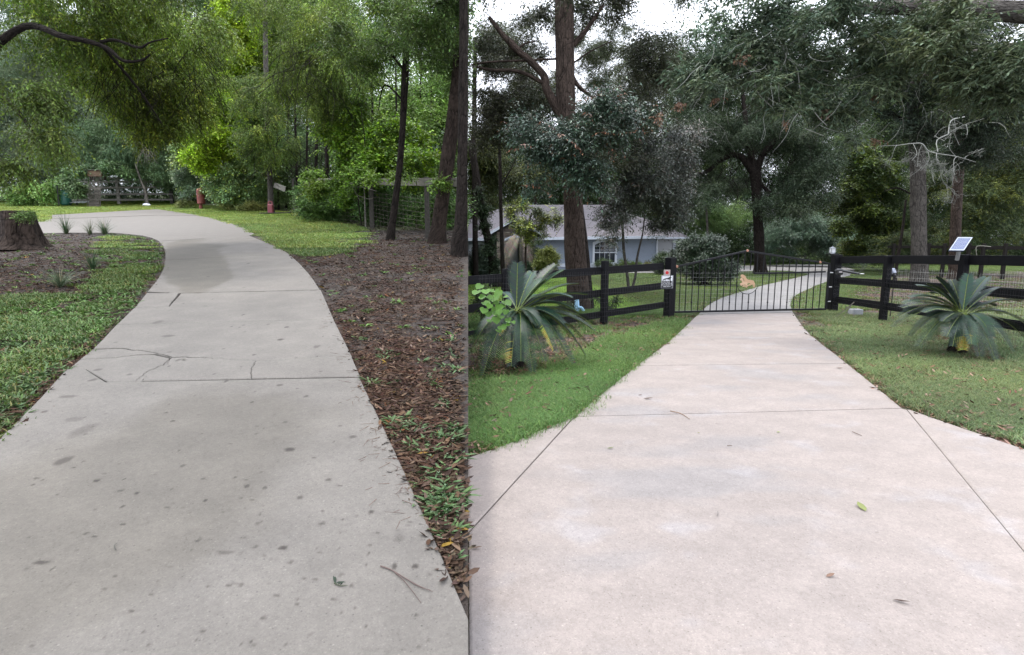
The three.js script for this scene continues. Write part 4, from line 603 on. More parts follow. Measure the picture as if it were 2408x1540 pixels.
// ================================================================ black board fences, the iron gate and what hangs on them
side = 'R'; R = rngOf(3003);
function plane(A, B) {                                                     // the upright plane over a ground line; s along it, h up
  const ax = B.clone().sub(A).setY(0), L = ax.length(); ax.normalize(); const n = V(-ax.z, 0, ax.x);
  const hit = (u, v) => { const r = dir(u, v), q = V(r[0], r[1], -r[2]), t = A.clone().sub(camera.position).dot(n) / q.dot(n); return camera.position.clone().addScaledVector(q, t); };
  return { A, ax, n, L, hit, sh: (u, v) => { const p = hit(u, v); return [p.clone().sub(A).dot(ax), p.y]; }, at: (s, h, o = 0) => A.clone().addScaledVector(ax, s).addScaledVector(n, o).setY(h) };
}
const mid = (a, b, t = 0.5) => a.clone().lerp(b, t);
function rail(parent, pl, a, b, mat, th = 0.035, off = 0, name = 'board') {  // a, b: [u, top v, bottom v]
  const p = mid(pl.hit(a[0], a[1]), pl.hit(a[0], a[2])), q = mid(pl.hit(b[0], b[1]), pl.hit(b[0], b[2])), h = (pl.hit(a[0], a[1]).y - pl.hit(a[0], a[2]).y + pl.hit(b[0], b[1]).y - pl.hit(b[0], b[2]).y) / 2;
  p.addScaledVector(pl.n, off); q.addScaledVector(pl.n, off); const g = beam(p, q, th, h, V(0, 1, 0), 0.005); return part(name, g, mat, parent);
}
function wires(parent, pl, s0, s1, h0, h1, dx, dy, r, mat, name = 'wire_mesh', off = 0, top) {
  const gs = [], add = (p, q) => { const z = q.clone().sub(p), L = z.length(), g = new THREE.CylinderGeometry(r, r, L, 4, 1, true); g.applyQuaternion(new THREE.Quaternion().setFromUnitVectors(V(0, 1, 0), z.normalize())); g.translate((p.x + q.x) / 2, (p.y + q.y) / 2, (p.z + q.z) / 2); gs.push(g); };
  for (let s = s0; s <= s1; s += dx) { const j = rr(-.006, .006); add(pl.at(s + j, h0, off), pl.at(s + j + rr(-.01, .01), (top ? top(s) : h1), off)); }
  for (let h = h0; h <= h1 + 0.001; h += dy) { const ys = [0, 1, 2, 3, 4, 5, 6].map((k) => [lerp(s0, s1, k / 6), h + rr(-.008, .008)]); for (let k = 0; k < 6; k++) add(pl.at(...ys[k], off), pl.at(...ys[k + 1], off)); }
  return tag(part(name, merge(gs), mat, parent), null, null, null, 'stuff');
}
{
  const A = gR(1572, 744), B = gR(1419.5, 759), dv = B.clone().sub(A), C = A.clone().addScaledVector(dv, 2.62), pl = plane(A, B);
  const f = thing('board_fence', 'black three board fence with wire mesh running left from the gate', 'fence', A);
  rail(f, pl, [1564, 618, 634], [1104, 649, 670], blackPaint, 0.035, 0.045); rail(f, pl, [1564, 664, 680], [1104, 717, 736], blackPaint, 0.035, 0.045); rail(f, pl, [1564, 709, 724.5], [1104, 780, 797], blackPaint, 0.035, 0.045);
  f.children.forEach((c) => 0);
  for (const [u, vb, vt, w] of [[1572, 744, 606, 0.185], [1419.5, 759, 613.5, 0.125], [1190.6, 805, 632, 0.12]]) { const b = pl.hit(u, vb), t = pl.hit(u, vt), o = V(b.x, -0.1, b.z); part('fence_post', post(o, w, t.y + 0.1, w, Math.atan2(-pl.ax.z, pl.ax.x)), blackPaint, f); }
  wires(f, pl, 0.1, pl.L * 2.55, 0.05, 1.12, 0.05, 0.1, 0.0016, wireM, 'wire_mesh', -0.09);
  // on the gate post
  const post0 = pl.hit(1572, 744), nz = pl.n.clone().multiplyScalar(pl.n.z > 0 ? 1 : -1);
  const F0 = V(0, 0, 1), base = (u, v) => P(u, v, -A.z - 0.115);
  const s = thing('warning_sign', 'small black and white sign with a dog on the black gate post', 'sign', base(1572, 679));
  { const w = 256, h = 380, c = document.createElement('canvas'); c.width = w; c.height = h; const x = c.getContext('2d');
    x.fillStyle = '#0b0b0d'; x.fillRect(0, 0, w, h); x.fillStyle = '#e4e6ea'; x.fillRect(10, 12, w - 24, 150);
    x.fillStyle = '#101014'; x.beginPath(); [[28, 150], [40, 118], [66, 100], [96, 84], [140, 74], [166, 58], [176, 34], [186, 46], [196, 30], [202, 48], [222, 58], [216, 70], [196, 76], [188, 100], [178, 118], [184, 150], [170, 150], [160, 122], [130, 120], [104, 118], [86, 126], [94, 148], [80, 148], [66, 126], [56, 140], [40, 156]].forEach((p, i) => (i ? x.lineTo(...p) : x.moveTo(...p))); x.closePath(); x.fill();
    x.fillStyle = '#e8e8ec'; x.textAlign = 'center'; x.font = 'bold 37px sans-serif'; ['I CAN MAKE IT', 'TO THE GATE', 'IN 3 SECONDS', 'CAN YOU?'].forEach((t, i) => x.fillText(t, w / 2, 210 + i * 44, w - 16));
    x.strokeStyle = '#c9cbd0'; x.lineWidth = 5; x.strokeRect(3, 3, w - 6, h - 6);
    const t = new THREE.CanvasTexture(c); t.colorSpace = THREE.SRGBColorSpace;
    const tl = base(1555.3, 647.5), br = base(1582, 677.5), W = br.x - tl.x, Hh = tl.y - br.y, g = new THREE.PlaneGeometry(W, Hh); g.translate((tl.x + br.x) / 2, (tl.y + br.y) / 2, tl.z + 0.0045);
    const b = new RoundedBoxGeometry(W, Hh, 0.006, 1, 0.002); b.translate((tl.x + br.x) / 2, (tl.y + br.y) / 2, tl.z);
    part('plate', b, std([0.03, 0.03, 0.03], { roughness: 0.5 }), s); part('printed_face', g, new THREE.MeshStandardMaterial({ map: t, roughness: 0.5 }), s); }
  const r = thing('reflector', 'round red reflector on a grey plate above the dog sign', 'reflector', base(1569, 640));
  { const c = base(1568.5, 641), w = 15.5 * px(13), b = new RoundedBoxGeometry(w, 14 * px(13), 0.008, 1, 0.003); b.translate(c.x, c.y, c.z); part('plate', b, std([0.42, 0.36, 0.34], { roughness: 0.5 }), r);
    const d = new THREE.CylinderGeometry(3.9 * px(13), 4.1 * px(13), 0.012, 24); d.rotateX(Math.PI / 2); d.translate(c.x, c.y, c.z + 0.009); part('lens', d, std([0.62, 0.02, 0.025], { roughness: 0.25 }), r);
    const q = new THREE.TorusGeometry(4.3 * px(13), 0.005, 6, 24); q.translate(c.x, c.y, c.z + 0.007); part('rim', q, std([0.6, 0.55, 0.53], { roughness: 0.4 }), r); }
}
const rightFencePlane = plane(gR(1956.8, 730.6), gR(2075, 755));
{
  const pl = rightFencePlane, f = thing('board_fence', 'black three board fence with wire mesh on the right of the gate', 'fence', pl.A);
  const far = 2470, ex = (a, b, u) => a + (b - a) * (u - 2075) / (2320 - 2075);
  const bend = (s) => pl.at(s, 0);
  for (const [t0, b0, t1, b1] of [[603.4, 619.5, 600.6, 619], [651.5, 666, 657, 675.5], [696, 713, 710.5, 728]]) rail(f, pl, [1962, t0, b0], [2075, t1, b1], blackPaint, 0.035, -0.05);
  for (const [t0, b0, t1, b1] of [[600.6, 619, 600.4, 623.6], [657, 675.5, 673.5, 697], [710.5, 728, 744, 767]]) { const a = rail(f, pl, [2075, t0, b0], [2320, t1, b1], blackPaint, 0.035, -0.05); const p = pl.hit(2320, (t1 + b1) / 2), h = pl.hit(2320, t1).y - pl.hit(2320, b1).y; part('board', beam(pl.at(p.clone().sub(pl.A).dot(pl.ax), p.y, -0.05), pl.at(p.clone().sub(pl.A).dot(pl.ax) + 2.6, p.y + 0.03, -0.05), 0.035, h), blackPaint, f); }
  for (const [u, vb, vt, w] of [[1956.8, 730.6, 598.5, 0.19], [2075, 755, 601, 0.125], [2247, 790, 598, 0.125], [2470, 850, 590, 0.125]]) { const b = pl.hit(u, vb), t = pl.hit(u, vt); part('fence_post', post(V(b.x, -0.1, b.z), w, t.y + 0.1, w), blackPaint, f); }
  { const t = pl.hit(1956.8, 598.5); part('post_cap', post(V(t.x, t.y, t.z), 0.24, 0.025, 0.24), blackPaint, f); }
  wires(f, pl, 0.1, 6.4, 0.05, 1.2, 0.05, 0.1, 0.0014, wireM, 'wire_mesh', 0.06);
  const b = pl.hit(1956.8, 597), L = thing('post_lantern', 'small pewter solar lantern on top of the right gate post', 'lantern', b.clone()), d = -b.z, m = px(d);
  const pewter = std([0.16, 0.17, 0.19], { roughness: 0.4, metalness: 0.5 }), frost = new THREE.MeshPhysicalMaterial({ color: 0xd8dadc, roughness: 0.6, transmission: 0.4, thickness: 0 });
  const y0 = b.y + 0.02; let g = new THREE.CylinderGeometry(0.05, 0.06, 0.02, 16); g.translate(b.x, y0, b.z); part('foot', g, pewter, L);
  g = new RoundedBoxGeometry(9.4 * m, 10.5 * m, 9.4 * m, 2, 0.008); g.translate(b.x, y0 + 6.2 * m, b.z); part('glass', g, frost, L);
  for (const i of [-1, 1]) for (const j of [-1, 1]) { g = new THREE.BoxGeometry(0.008, 10.8 * m, 0.008); g.translate(b.x + i * 4.8 * m, y0 + 6.2 * m, b.z + j * 4.8 * m); part('bar', g, pewter, L); }
  g = new THREE.CylinderGeometry(2.2 * m, 8 * m, 2.6 * m, 4); g.rotateY(Math.PI / 4); g.translate(b.x, y0 + 13 * m, b.z); part('roof', g, pewter, L); g = new THREE.SphereGeometry(1.4 * m, 10, 8); g.translate(b.x, y0 + 15 * m, b.z); part('finial', g, pewter, L);
}
// the gate
{
  const Z = (x, y) => [1528.5 + x * 0.1953, 529.1 + y * 0.1953], A = gR(1580, 739.5), B = gR(1945, 732), pl = plane(A, B), g0 = thing('iron_gate', 'black iron driveway gate with arched top rail and horse emblem', 'gate', A);
  const sh = (x, y) => pl.sh(...Z(x, y)), sL = sh(285, 1050)[0], sR = sh(2116, 1010)[0], hb = 0.06;
  const topPts = [sh(285, 508), sh(1168, 312), sh(2116, 458)], topAt = (s) => s < topPts[1][0] ? lerp(topPts[0][1], topPts[1][1], (s - topPts[0][0]) / (topPts[1][0] - topPts[0][0])) : lerp(topPts[1][1], topPts[2][1], (s - topPts[1][0]) / (topPts[2][0] - topPts[1][0]));
  const bar = (n, s0, h0, s1, h1, w) => part(n, beam(pl.at(s0, h0), pl.at(s1, h1), w, w, Math.abs(h1 - h0) > Math.abs(s1 - s0) ? pl.n : V(0, 1, 0), 0.003), blackIron, g0);
  bar('bottom_rail', sL, hb, sR, hb, 0.045); bar('top_rail', topPts[0][0], topPts[0][1], topPts[1][0], topPts[1][1], 0.042); bar('top_rail', topPts[1][0], topPts[1][1], sR, topAt(sR), 0.042);
  const m0 = sh(1255, 584), m1 = sh(2110, 562); bar('middle_rail', m0[0], m0[1], m1[0], m1[1], 0.04); bar('stile', sL, hb, sL, topAt(sL), 0.045); bar('stile', sR, hb, sR, topAt(sR), 0.045);
  const cx = sh(1178, 690), rad = sh(1178, 690)[1] - sh(1178, 830)[1], xs = [349, 420, 495, 572, 645, 722, 798, 872, 950, 1025, 1103, 1177, 1255, 1332, 1408, 1485, 1563, 1640, 1720, 1795, 1873, 1950, 2030];
  xs.forEach((x, i) => {
    const s = sh(x, 1035)[0], k = s - cx[0];
    if (i >= 10 && i <= 12) { bar('bar', s, hb, s, cx[1] - Math.sqrt(Math.max(0, rad * rad - k * k)), 0.019); bar('bar', s, cx[1] + rad * 1.05, s, topAt(s), 0.019); } else bar('bar', s, hb, s, topAt(s), 0.019);
    if (i % 3 === 2) { const q = new THREE.SphereGeometry(0.021, 8, 6), p = pl.at(s, sh(x, 930)[1]); q.scale(1, 1.2, 1); q.translate(p.x, p.y, p.z); part('knuckle', q, blackIron, g0); }
  });
  const arc = []; for (let k = 0; k <= 24; k++) { const a = Math.PI * (1.08 + 0.84 * k / 24); arc.push(pl.at(cx[0] + Math.cos(a) * rad, cx[1] + Math.sin(a) * rad)); } part('ring', tube(arc, [0.007, 0.007], 6, 2), blackIron, g0);
  const copper = std([0.42, 0.22, 0.15], { roughness: 0.5, metalness: 0.35 });
  for (const [x, y] of [[320, 500], [1168, 308], [2043, 447]]) { const p = pl.at(...sh(x, y), 0.024), q = new THREE.CylinderGeometry(0.029, 0.032, 0.014, 18); q.rotateX(Math.PI / 2); q.translate(p.x, p.y, p.z); part('rosette', q, copper, g0); const t = new THREE.TorusGeometry(0.018, 0.006, 6, 16); t.translate(p.x, p.y, p.z + 0.008); part('rosette_ring', t, copper, g0); }
  const tan = std([0.46, 0.29, 0.175], { roughness: 0.6 }), hz = (x, y) => pl.sh(1716.7 + x * 0.0458, 629 + y * 0.0458);
  const shapeOf = (pts, o, th) => { const s2 = new THREE.Shape(pts.map((p) => new THREE.Vector2(...hz(...p)))), e = new THREE.ExtrudeGeometry(s2, { depth: th, bevelEnabled: true, bevelSize: 0.003, bevelThickness: 0.003, bevelSegments: 1 }); e.applyMatrix4(new THREE.Matrix4().makeBasis(pl.ax, V(0, 1, 0), pl.n).setPosition(V(A.x, 0, A.z).addScaledVector(pl.n, o))); return e; };
  const out = pl.n.z > 0 ? 1 : -1;
  part('mare_emblem', shapeOf([[535, 400], [560, 378], [640, 363], [695, 395], [765, 455], [800, 540], [850, 600], [930, 632], [1060, 648], [1150, 665], [1195, 700], [1215, 760], [1240, 820], [1272, 855], [1232, 862], [1215, 850], [1245, 930], [1243, 985], [1205, 1008], [1172, 1000], [1205, 950], [1150, 905], [1130, 850], [1080, 885], [1020, 910], [930, 925], [860, 972], [835, 955], [900, 900], [1010, 850], [1020, 790], [950, 800], [860, 800], [790, 745], [715, 705], [700, 640], [675, 560], [630, 520], [615, 555], [585, 545], [575, 480], [552, 505], [535, 470]], 0.01 * out, 0.01 * out), tan, g0);
  part('foal_emblem', shapeOf([[470, 590], [512, 575], [545, 540], [600, 570], [640, 640], [650, 712], [740, 735], [815, 745], [852, 800], [838, 880], [832, 985], [800, 1030], [785, 1015], [806, 940], [790, 880], [765, 935], [745, 1005], [722, 990], [748, 905], [740, 850], [690, 862], [705, 920], [682, 978], [625, 982], [590, 950], [640, 958], [664, 905], [610, 868], [575, 918], [520, 918], [490, 885], [488, 800], [582, 796], [580, 730], [572, 672], [530, 640], [500, 648], [468, 622]], 0.026 * out, 0.008 * out), std([0.52, 0.34, 0.22], { roughness: 0.6 }), g0);
  wires(g0, pl, sL + 0.03, sR - 0.03, 0.09, 1.06, 0.076, 0.1, 0.0014, wireGrey, 'wire_mesh', -0.03 * out);
  for (const [h, s] of [[0.25, 0], [0.62, 0], [0.98, 0]]) { const p = pl.at(sR + 0.05, h), q = new THREE.CylinderGeometry(0.016, 0.016, 0.12, 8); q.rotateZ(Math.PI / 2); q.translate(p.x, p.y, p.z); part('hinge', q, std([0.5, 0.5, 0.5], { metalness: 0.8, roughness: 0.35 }), g0); }
}
{ // the arm that swings the gate
  const Z = (x, y, d = 13.7) => P(1916.5 + x * 0.0635, 570.3 + y * 0.0635, d), o = thing('gate_opener', 'black swing arm gate opener behind the right gate post', 'gate opener', Z(900, 1190));
  const black = std([0.02, 0.02, 0.022], { roughness: 0.45 }), h = new RoundedBoxGeometry(0.15, 0.15, 0.13, 3, 0.04), c = Z(900, 1080); h.translate(c.x, c.y, c.z); part('motor_housing', h, black, o);
  part('arm_tube', tube([Z(900, 1020), Z(1640, 1155, 13.4)], [0.033, 0.026], 12, 1), black, o); part('push_rod', tube([Z(1640, 1158, 13.4), Z(1820, 1160, 13.3)], [0.012, 0.012], 8, 1), std([0.6, 0.6, 0.6], { metalness: 0.8, roughness: 0.3 }), o);
  const l = Z(900, 1085, 13.7), p = new THREE.PlaneGeometry(0.085, 0.03); p.translate(l.x, l.y, l.z + 0.0665); part('label_plate', p, std([0.5, 0.45, 0.45]), o); const r2 = new THREE.CylinderGeometry(0.012, 0.012, 0.02, 10); r2.rotateX(Math.PI / 2); const k = Z(910, 1015); r2.translate(k.x, k.y, k.z + 0.05); part('bolt', r2, std([0.7, 0.7, 0.7], { metalness: 0.7, roughness: 0.3 }), o);
  const bar = (pts) => part('bracket', tube(pts, [0.014, 0.014], 6, 1), black, o); bar([Z(720, 1030), Z(900, 1030)]);
  const cab = thing('power_cable', 'thin black cables looping down from the top fence board', 'cable', Z(1820, 1290));
  for (const pts of [[[1820, 780], [1815, 850], [1720, 980], [1620, 1110], [1430, 1285]], [[1920, 780], [1920, 850], [1800, 990], [1690, 1110], [1600, 1250]], [[1925, 860], [2060, 910], [2250, 985], [2420, 1030]]]) part('cable', tube(pts.map((q) => Z(q[0], q[1], 12.9)), [0.006, 0.005], 5, 4), black, cab);
}
{ // solar panel on the fence post
  const bl = P(2232, 588.4, 9.9), br = P(2265.6, 588.9, 9.9), tr = P(2283.5, 559, 10.1), tl = P(2252, 559, 10.1), ex = br.clone().sub(bl), ey = tl.clone().sub(bl), n = ex.clone().cross(ey).normalize();
  const s = thing('solar_panel', 'small tilted solar panel on a bracket above the black fence', 'solar panel', pl0(2250, 600));
  function pl0(u, v) { return P(u, v, 10); }
  const q = (a, b, o = 0) => bl.clone().addScaledVector(ex, a).addScaledVector(ey, b).addScaledVector(n, o);
  const box = (a0, a1, b0, b1, o0, o1, mat, name, par = s) => { const g = new GB(), c = [q(a0, b0, o0), q(a1, b0, o0), q(a1, b1, o0), q(a0, b1, o0), q(a0, b0, o1), q(a1, b0, o1), q(a1, b1, o1), q(a0, b1, o1)]; for (const f of [[4, 5, 6, 7], [3, 2, 1, 0], [0, 1, 5, 4], [1, 2, 6, 5], [2, 3, 7, 6], [3, 0, 4, 7]]) g.quad(...f.map((k) => c[k])); return part(name, g.geo(), mat, par); };
  const alu = std([0.5, 0.54, 0.6], { roughness: 0.4 }), navy = std([0.03, 0.045, 0.10], { roughness: 0.3 }), cell = std([0.10, 0.13, 0.24], { roughness: 0.18 });
  box(-0.03, 1.03, -0.03, 1.03, -0.02, 0, navy, 'backing'); box(-0.02, 1.02, -0.02, 0.035, 0.001, 0.012, alu, 'frame'); box(-0.02, 1.02, 0.965, 1.02, 0.001, 0.012, alu, 'frame'); box(-0.02, 0.035, 0.036, 0.964, 0.001, 0.012, alu, 'frame'); box(0.965, 1.02, 0.036, 0.964, 0.001, 0.012, alu, 'frame');
  box(0.036, 0.964, 0.036, 0.964, 0.001, 0.004, std([0.42, 0.46, 0.55], { roughness: 0.3 }), 'sheet');
  for (let j = 0; j < 3; j++) for (let i = 0; i < 10; i++) box(0.05 + i * 0.09, 0.05 + i * 0.09 + 0.08, 0.05 + j * 0.303, 0.05 + j * 0.303 + 0.285, 0.005, 0.007, cell, 'solar_cell');
  part('bracket', beam(P(2250, 612, 10.15), P(2256, 583, 10.08), 0.05, 0.05, V(0, 0, 1)), std([0.2, 0.2, 0.2]), s); part('cable', tube([P(2298, 612, 10.1), P(2296, 580, 10.1), P(2306, 578, 10.1), P(2330, 580, 10.1)], [0.006, 0.006], 5, 4), std([0.2, 0.19, 0.15]), s);
}
{ // spotlight on a stake
  const d = 13, c = P(2101, 637, d), s = thing('spotlight', 'small grey solar spotlight on a stake behind the fence', 'spotlight', P(2104, 660, d));
  const h = new RoundedBoxGeometry(0.10, 0.13, 0.05, 2, 0.015); h.rotateX(-0.5); h.rotateY(0.3); h.translate(c.x, c.y, c.z); part('panel_head', h, std([0.20, 0.22, 0.28], { roughness: 0.3 }), s); const b = new THREE.CylinderGeometry(0.04, 0.05, 0.06, 12); b.rotateZ(0.5); b.translate(c.x, c.y - 0.085, c.z); part('lamp_body', b, blackIron, s); part('stake', tube([c.clone().add(V(0.03, -0.1, 0)), V(c.x + 0.03, 0, c.z)], [0.012, 0.01], 6, 1), blackIron, s);
}
{ // pale garden wire
  const pl = plane(P(2100, 660, 13.5).setY(0), P(2420, 660, 11.5).setY(0)), f = thing('wire_fence', 'pale low garden wire fence behind the right sago palm', 'fence', pl.A);
  wires(f, pl, 0.05, pl.L, 0.2, 1.08, 0.045, 0.14, 0.0022, wireGrey, 'wire_mesh', 0, () => rr(1.02, 1.14));
}
{ // old dark fence far behind
  const shadedWood = phys([0.018, 0.016, 0.014], { map: woodT });  // dark wood, with tree shade also put into its colour
  const pl = plane(P(2085, 620, 31).setY(0), P(2480, 620, 27).setY(0)), f = thing('old_fence', 'dark old rail fence under the trees behind the solar panel', 'fence', pl.A);
  for (const u of [2098, 2180, 2217, 2274, 2308, 2360, 2420]) { const b = pl.hit(u, 620); part('fence_post', post(V(b.x, 0, b.z), 0.16, pl.hit(u, 572).y, 0.12), shadedWood, f); }
  rail(f, pl, [2088, 577, 583.5], [2240, 577, 584], shadedWood); rail(f, pl, [2270, 578, 586], [2470, 579, 588], shadedWood); rail(f, pl, [2088, 600, 606], [2470, 602, 610], shadedWood);
}
{ // the pen seen small beyond the gate, and the top of the red cylinder
  const pl = plane(P(1800, 610, 56).setY(0), P(1990, 610, 56).setY(0)), f = thing('old_fence', 'distant pale grey board pen seen through the bars of the gate', 'fence', pl.A);
  for (const u of [1808, 1832, 1862, 1892, 1925, 1958]) { const b = pl.hit(u, 617); part('fence_post', post(V(b.x, 0, b.z), 0.16, pl.hit(u, 584).y, 0.14), greyWood, f); }
  rail(f, pl, [1808, 583.5, 587], [1896, 579.5, 582.5], greyWood); rail(f, pl, [1808, 570, 572], [1842, 570, 572], greyWood); for (const v of [592, 600, 608]) rail(f, pl, [1806, v, v + 3.5], [1960, v, v + 3.5], v > 592 ? darkWood : greyWood);
  const c = P(2005, 606, 52), g = new THREE.LatheGeometry([[0, 0], [0.2, 0], [0.2, 0.52], [0.17, 0.6], [0, 0.64]].map((p) => new THREE.Vector2(...p)), 16); g.translate(c.x, c.y - 0.05, c.z); solo('steel_cylinder', 'tiny rusty red cylinder far beyond the right fence', 'cylinder', g, std([0.17, 0.055, 0.04]));
}
{ // pale blue thing at the foot of the great oak
  const s = thing('standpipe', 'pale blue painted standpipe at the foot of the huge oak', 'standpipe', P(1358, 735, 14.2).setY(0)), o = P(1356, 735, 14.1).setY(0), blue = std([0.30, 0.50, 0.66], { roughness: 0.6 });
  part('pipe', tube([o, o.clone().add(V(0, 0.25, 0)), o.clone().add(V(-0.015, 0.46, 0))], [0.075, 0.06, 0.05], 10, 4, 0.25), blue, s); part('spout', tube([o.clone().add(V(0.02, 0.12, 0.05)), o.clone().add(V(0.12, 0.10, 0.06)), o.clone().add(V(0.17, 0.02, 0.06))], [0.035, 0.035, 0.03], 8, 4), blue, s);
  const c = P(2163, 725, 12.9).setY(0), h = thing('cover', 'grey meter cover lying by the right gate post', 'cover', P(2008, 720, 13.6).setY(0)), p = P(2012, 727, 13.4).setY(0.03), b = new RoundedBoxGeometry(0.26, 0.16, 0.22, 2, 0.03); b.translate(p.x, 0.07, p.z); part('lid', b, std([0.25, 0.26, 0.27]), h);
}
{ // dead sticks leaning on the right fence
  const s = thing('fallen_branch', 'dead grey branch leaning against the lowest right fence board', 'branch', P(1970, 745, 13).setY(0)), Z = (x, y, d) => P(1910.7 + x * 0.21, 529 + y * 0.21, d);
  for (const [r, pts] of [[.014, [[465, 865], [350, 960], [240, 1040]]], [.01, [[440, 890], [380, 980], [330, 1060]]], [.008, [[465, 990], [440, 1060], [340, 1080]]], [.006, [[390, 940], [370, 900], [360, 880]]]]) part('stick', tube(pts.map((p) => Z(p[0], p[1], 13.0 - (p[1] - 865) * 0.0012)), [r, r * 0.8, r * 0.4], 5, 4), barkPale, s);
}

// ---------------------------------------------------------------- the house
{
  const D = 40, W = (u, v, d = D) => P(u, v, d), h = thing('house', 'pale blue stucco bungalow with grey shingle roof, stone entry and white trim', 'house', W(1300, 632).setY(0));
  const stuccoT = tex(256, 256, () => 0.9 + (R() - 0.5) * 0.2), stucco = std([0.215, 0.255, 0.311], { map: stuccoT, bumpMap: stuccoT, bumpScale: 0.004 }), white = std([0.429, 0.466, 0.518], { roughness: 0.6 }), pale = std([0.407, 0.418, 0.429]);
  const shT = tex(256, 256, (u, v) => { const row = Math.floor(v * 16), s = (v * 16) % 1, x = (u * 6 + row * 0.37) % 1, id = Math.floor(u * 6 + row * 0.37), t = n3(id * 3.7, row * 5.1, 2); const k = 0.84 + 0.1 * t + (s < 0.13 ? -0.16 : 0) + (x < 0.05 ? -0.04 : 0) + (R() - 0.5) * 0.12; return [k, k * 0.985, k * 0.99]; });
  const shingle = std([0.15, 0.137, 0.146], { map: shT, bumpMap: shT, bumpScale: 0.01 });
  const x = (u, d = D) => W(u, 600, d).x, y = (v, d = D) => W(1300, v, d).y, box = (x0, x1, y0, y1, d0, d1, mat, name, par = h, bev = 0.01) => { const g = new RoundedBoxGeometry(x1 - x0, y1 - y0, d1 - d0, 1, Math.min(bev, (y1 - y0) / 3, (d1 - d0) / 3, (x1 - x0) / 3)); g.translate((x0 + x1) / 2, (y0 + y1) / 2, -(d0 + d1) / 2); return part(name, g, mat, par); };
  const xl = x(1085), xr = x(1544);
  box(xl, xr, 0, y(556), D, D + 9, stucco, 'wall'); box(xr + 0.004, x(1586, 43), 0, y(557), 43, D + 9, pale, 'wing_wall');
  box(x(1262), xr, y(628), y(619.5), D - 0.04, D - 0.002, white, 'base_trim'); box(x(1542), x(1545.5), 0.2, y(559), D - 0.1, D - 0.01, white, 'downspout'); box(x(1581, 43), x(1586, 43) + 0.05, 0, y(560, 43), 42.9, 42.99, white, 'corner_trim');
  const e = 39.3, rp = (pts) => { const g = new GB(); const n = pts[0], ux = pts[1].clone().sub(pts[0]).normalize(), nn = ux.clone().cross(pts[2].clone().sub(pts[0])).normalize(), vy = nn.clone().cross(ux); const id = pts.map((p) => { const q = p.clone().sub(n); return g.v(p, undefined, q.dot(ux) / 2.6, q.dot(vy) / 2.2); }); for (let k = 1; k + 1 < id.length; k++) g.t(id[0], id[k], id[k + 1]); const o = g.geo(); o.deleteAttribute('color'); return o; };
  const eL = W(1080, 560.5, e), eR = W(1565, 555, e), rL = W(1196, 481.5, 44.5), rR = W(1442, 481.5, 44.5), hipL = W(1080, 526, 41.6), bR = V(eR.x, eR.y, -49.7), bL = V(eL.x, eL.y, -49.7), hipB = V(eL.x, hipL.y, -47.4);
  part('roof', merge([rp([eL, eR, rR, rL, hipL]), rp([eR, bR, rR]), rp([bR, bL, hipB, rL, rR]), rp([hipL, rL, hipB])]), Object.assign(shingle, { side: THREE.DoubleSide }), h);
  part('roof', merge([rp([W(1470, 557, 42.3), W(1622, 557, 42.3), W(1545, 523, 45.5), W(1470, 500, 46)]), rp([W(1622, 557, 42.3), V(W(1622, 557, 42.3).x, W(1622, 557, 42.3).y, -49.7), W(1545, 523, 45.5)])]), shingle, h);
  const fascia = (a, b, hh, name = 'fascia') => part(name, beam(a, b, 0.05, hh), white, h);
  fascia(W(1256, 561.5, e - 0.03), W(1565, 557.5, e - 0.03), 0.19); fascia(W(1083, 563.2, e - 0.03), W(1166, 562.6, e - 0.03), 0.21); fascia(W(1530, 559.5, 42.25), W(1622, 559.5, 42.25), 0.14); fascia(V(eR.x, eR.y - 0.07, -39.3), V(eR.x, eR.y - 0.07, -49.7), 0.17);
  part('soffit', beam(V((eL.x), y(562.5), -39.65), V(eR.x - 0.1, y(558.5), -39.65), 0.68, 0.03), pale, h);
  // entry: two stone piers, an arch between them, stone gable above
  const d1 = 38.6, g1 = group('stone_entry', h), stones = [[0.24, 0.19, 0.165], [0.32, 0.27, 0.23], [0.19, 0.16, 0.15], [0.38, 0.34, 0.29], [0.27, 0.22, 0.2], [0.22, 0.2, 0.2]].map((c) => std(c, { map: soilT, bumpMap: soilT, bumpScale: 0.01 })), mortar = std([0.12, 0.105, 0.095]);
  const px0 = x(1168, d1), px1 = x(1193, d1), px2 = x(1228, d1), px3 = x(1257, d1), top = y(563, d1), pk = W(1211, 517, d1);
  box(px0, px1, 0, top, d1, d1 + 1.3, mortar, 'pier', g1); box(px2, px3, 0, top, d1, d1 + 1.3, mortar, 'pier', g1);
  const stoneGeos = [0, 1, 2, 3].map(() => { const g = new RoundedBoxGeometry(1, 1, 0.05, 1, 0.02); const a = g.attributes.position; for (let i = 0; i < a.count; i++) a.setXYZ(i, a.getX(i) + rr(-.03, .03), a.getY(i) + rr(-.08, .08), a.getZ(i)); return g; });
  const org = origin.get(h), lay = (x0, x1, y0, y1, d, ok = () => true) => { for (let yy = y0; yy < y1 - 0.03;) { const hh = Math.min(rr(0.07, 0.15), y1 - yy); for (let xx = x0; xx < x1 - 0.02;) { let w = rr(0.16, 0.42); if (x1 - xx - w < 0.12) w = x1 - xx; if (ok(xx + w / 2, yy + hh)) { const m = shade(new THREE.Mesh(stoneGeos[Math.floor(R() * 4)], stones[Math.floor(R() * 6)])); m.name = 'stone'; m.scale.set(w - 0.018, hh - 0.014, 1); m.position.set(xx + w / 2 - org.x, yy + hh / 2 - org.y, -d - org.z + rr(0.02, 0.04)); g1.add(m); } xx += w; } yy += hh; } };
  lay(px0, px1, 0.05, top, d1); lay(px2, px3, 0.05, top, d1); lay(px0, px3, top, pk.y - 0.1, d1 + 0.05, (a, b) => b < pk.y - 0.12 - Math.abs(a - pk.x) * 0.56 && b > top + 0.12);
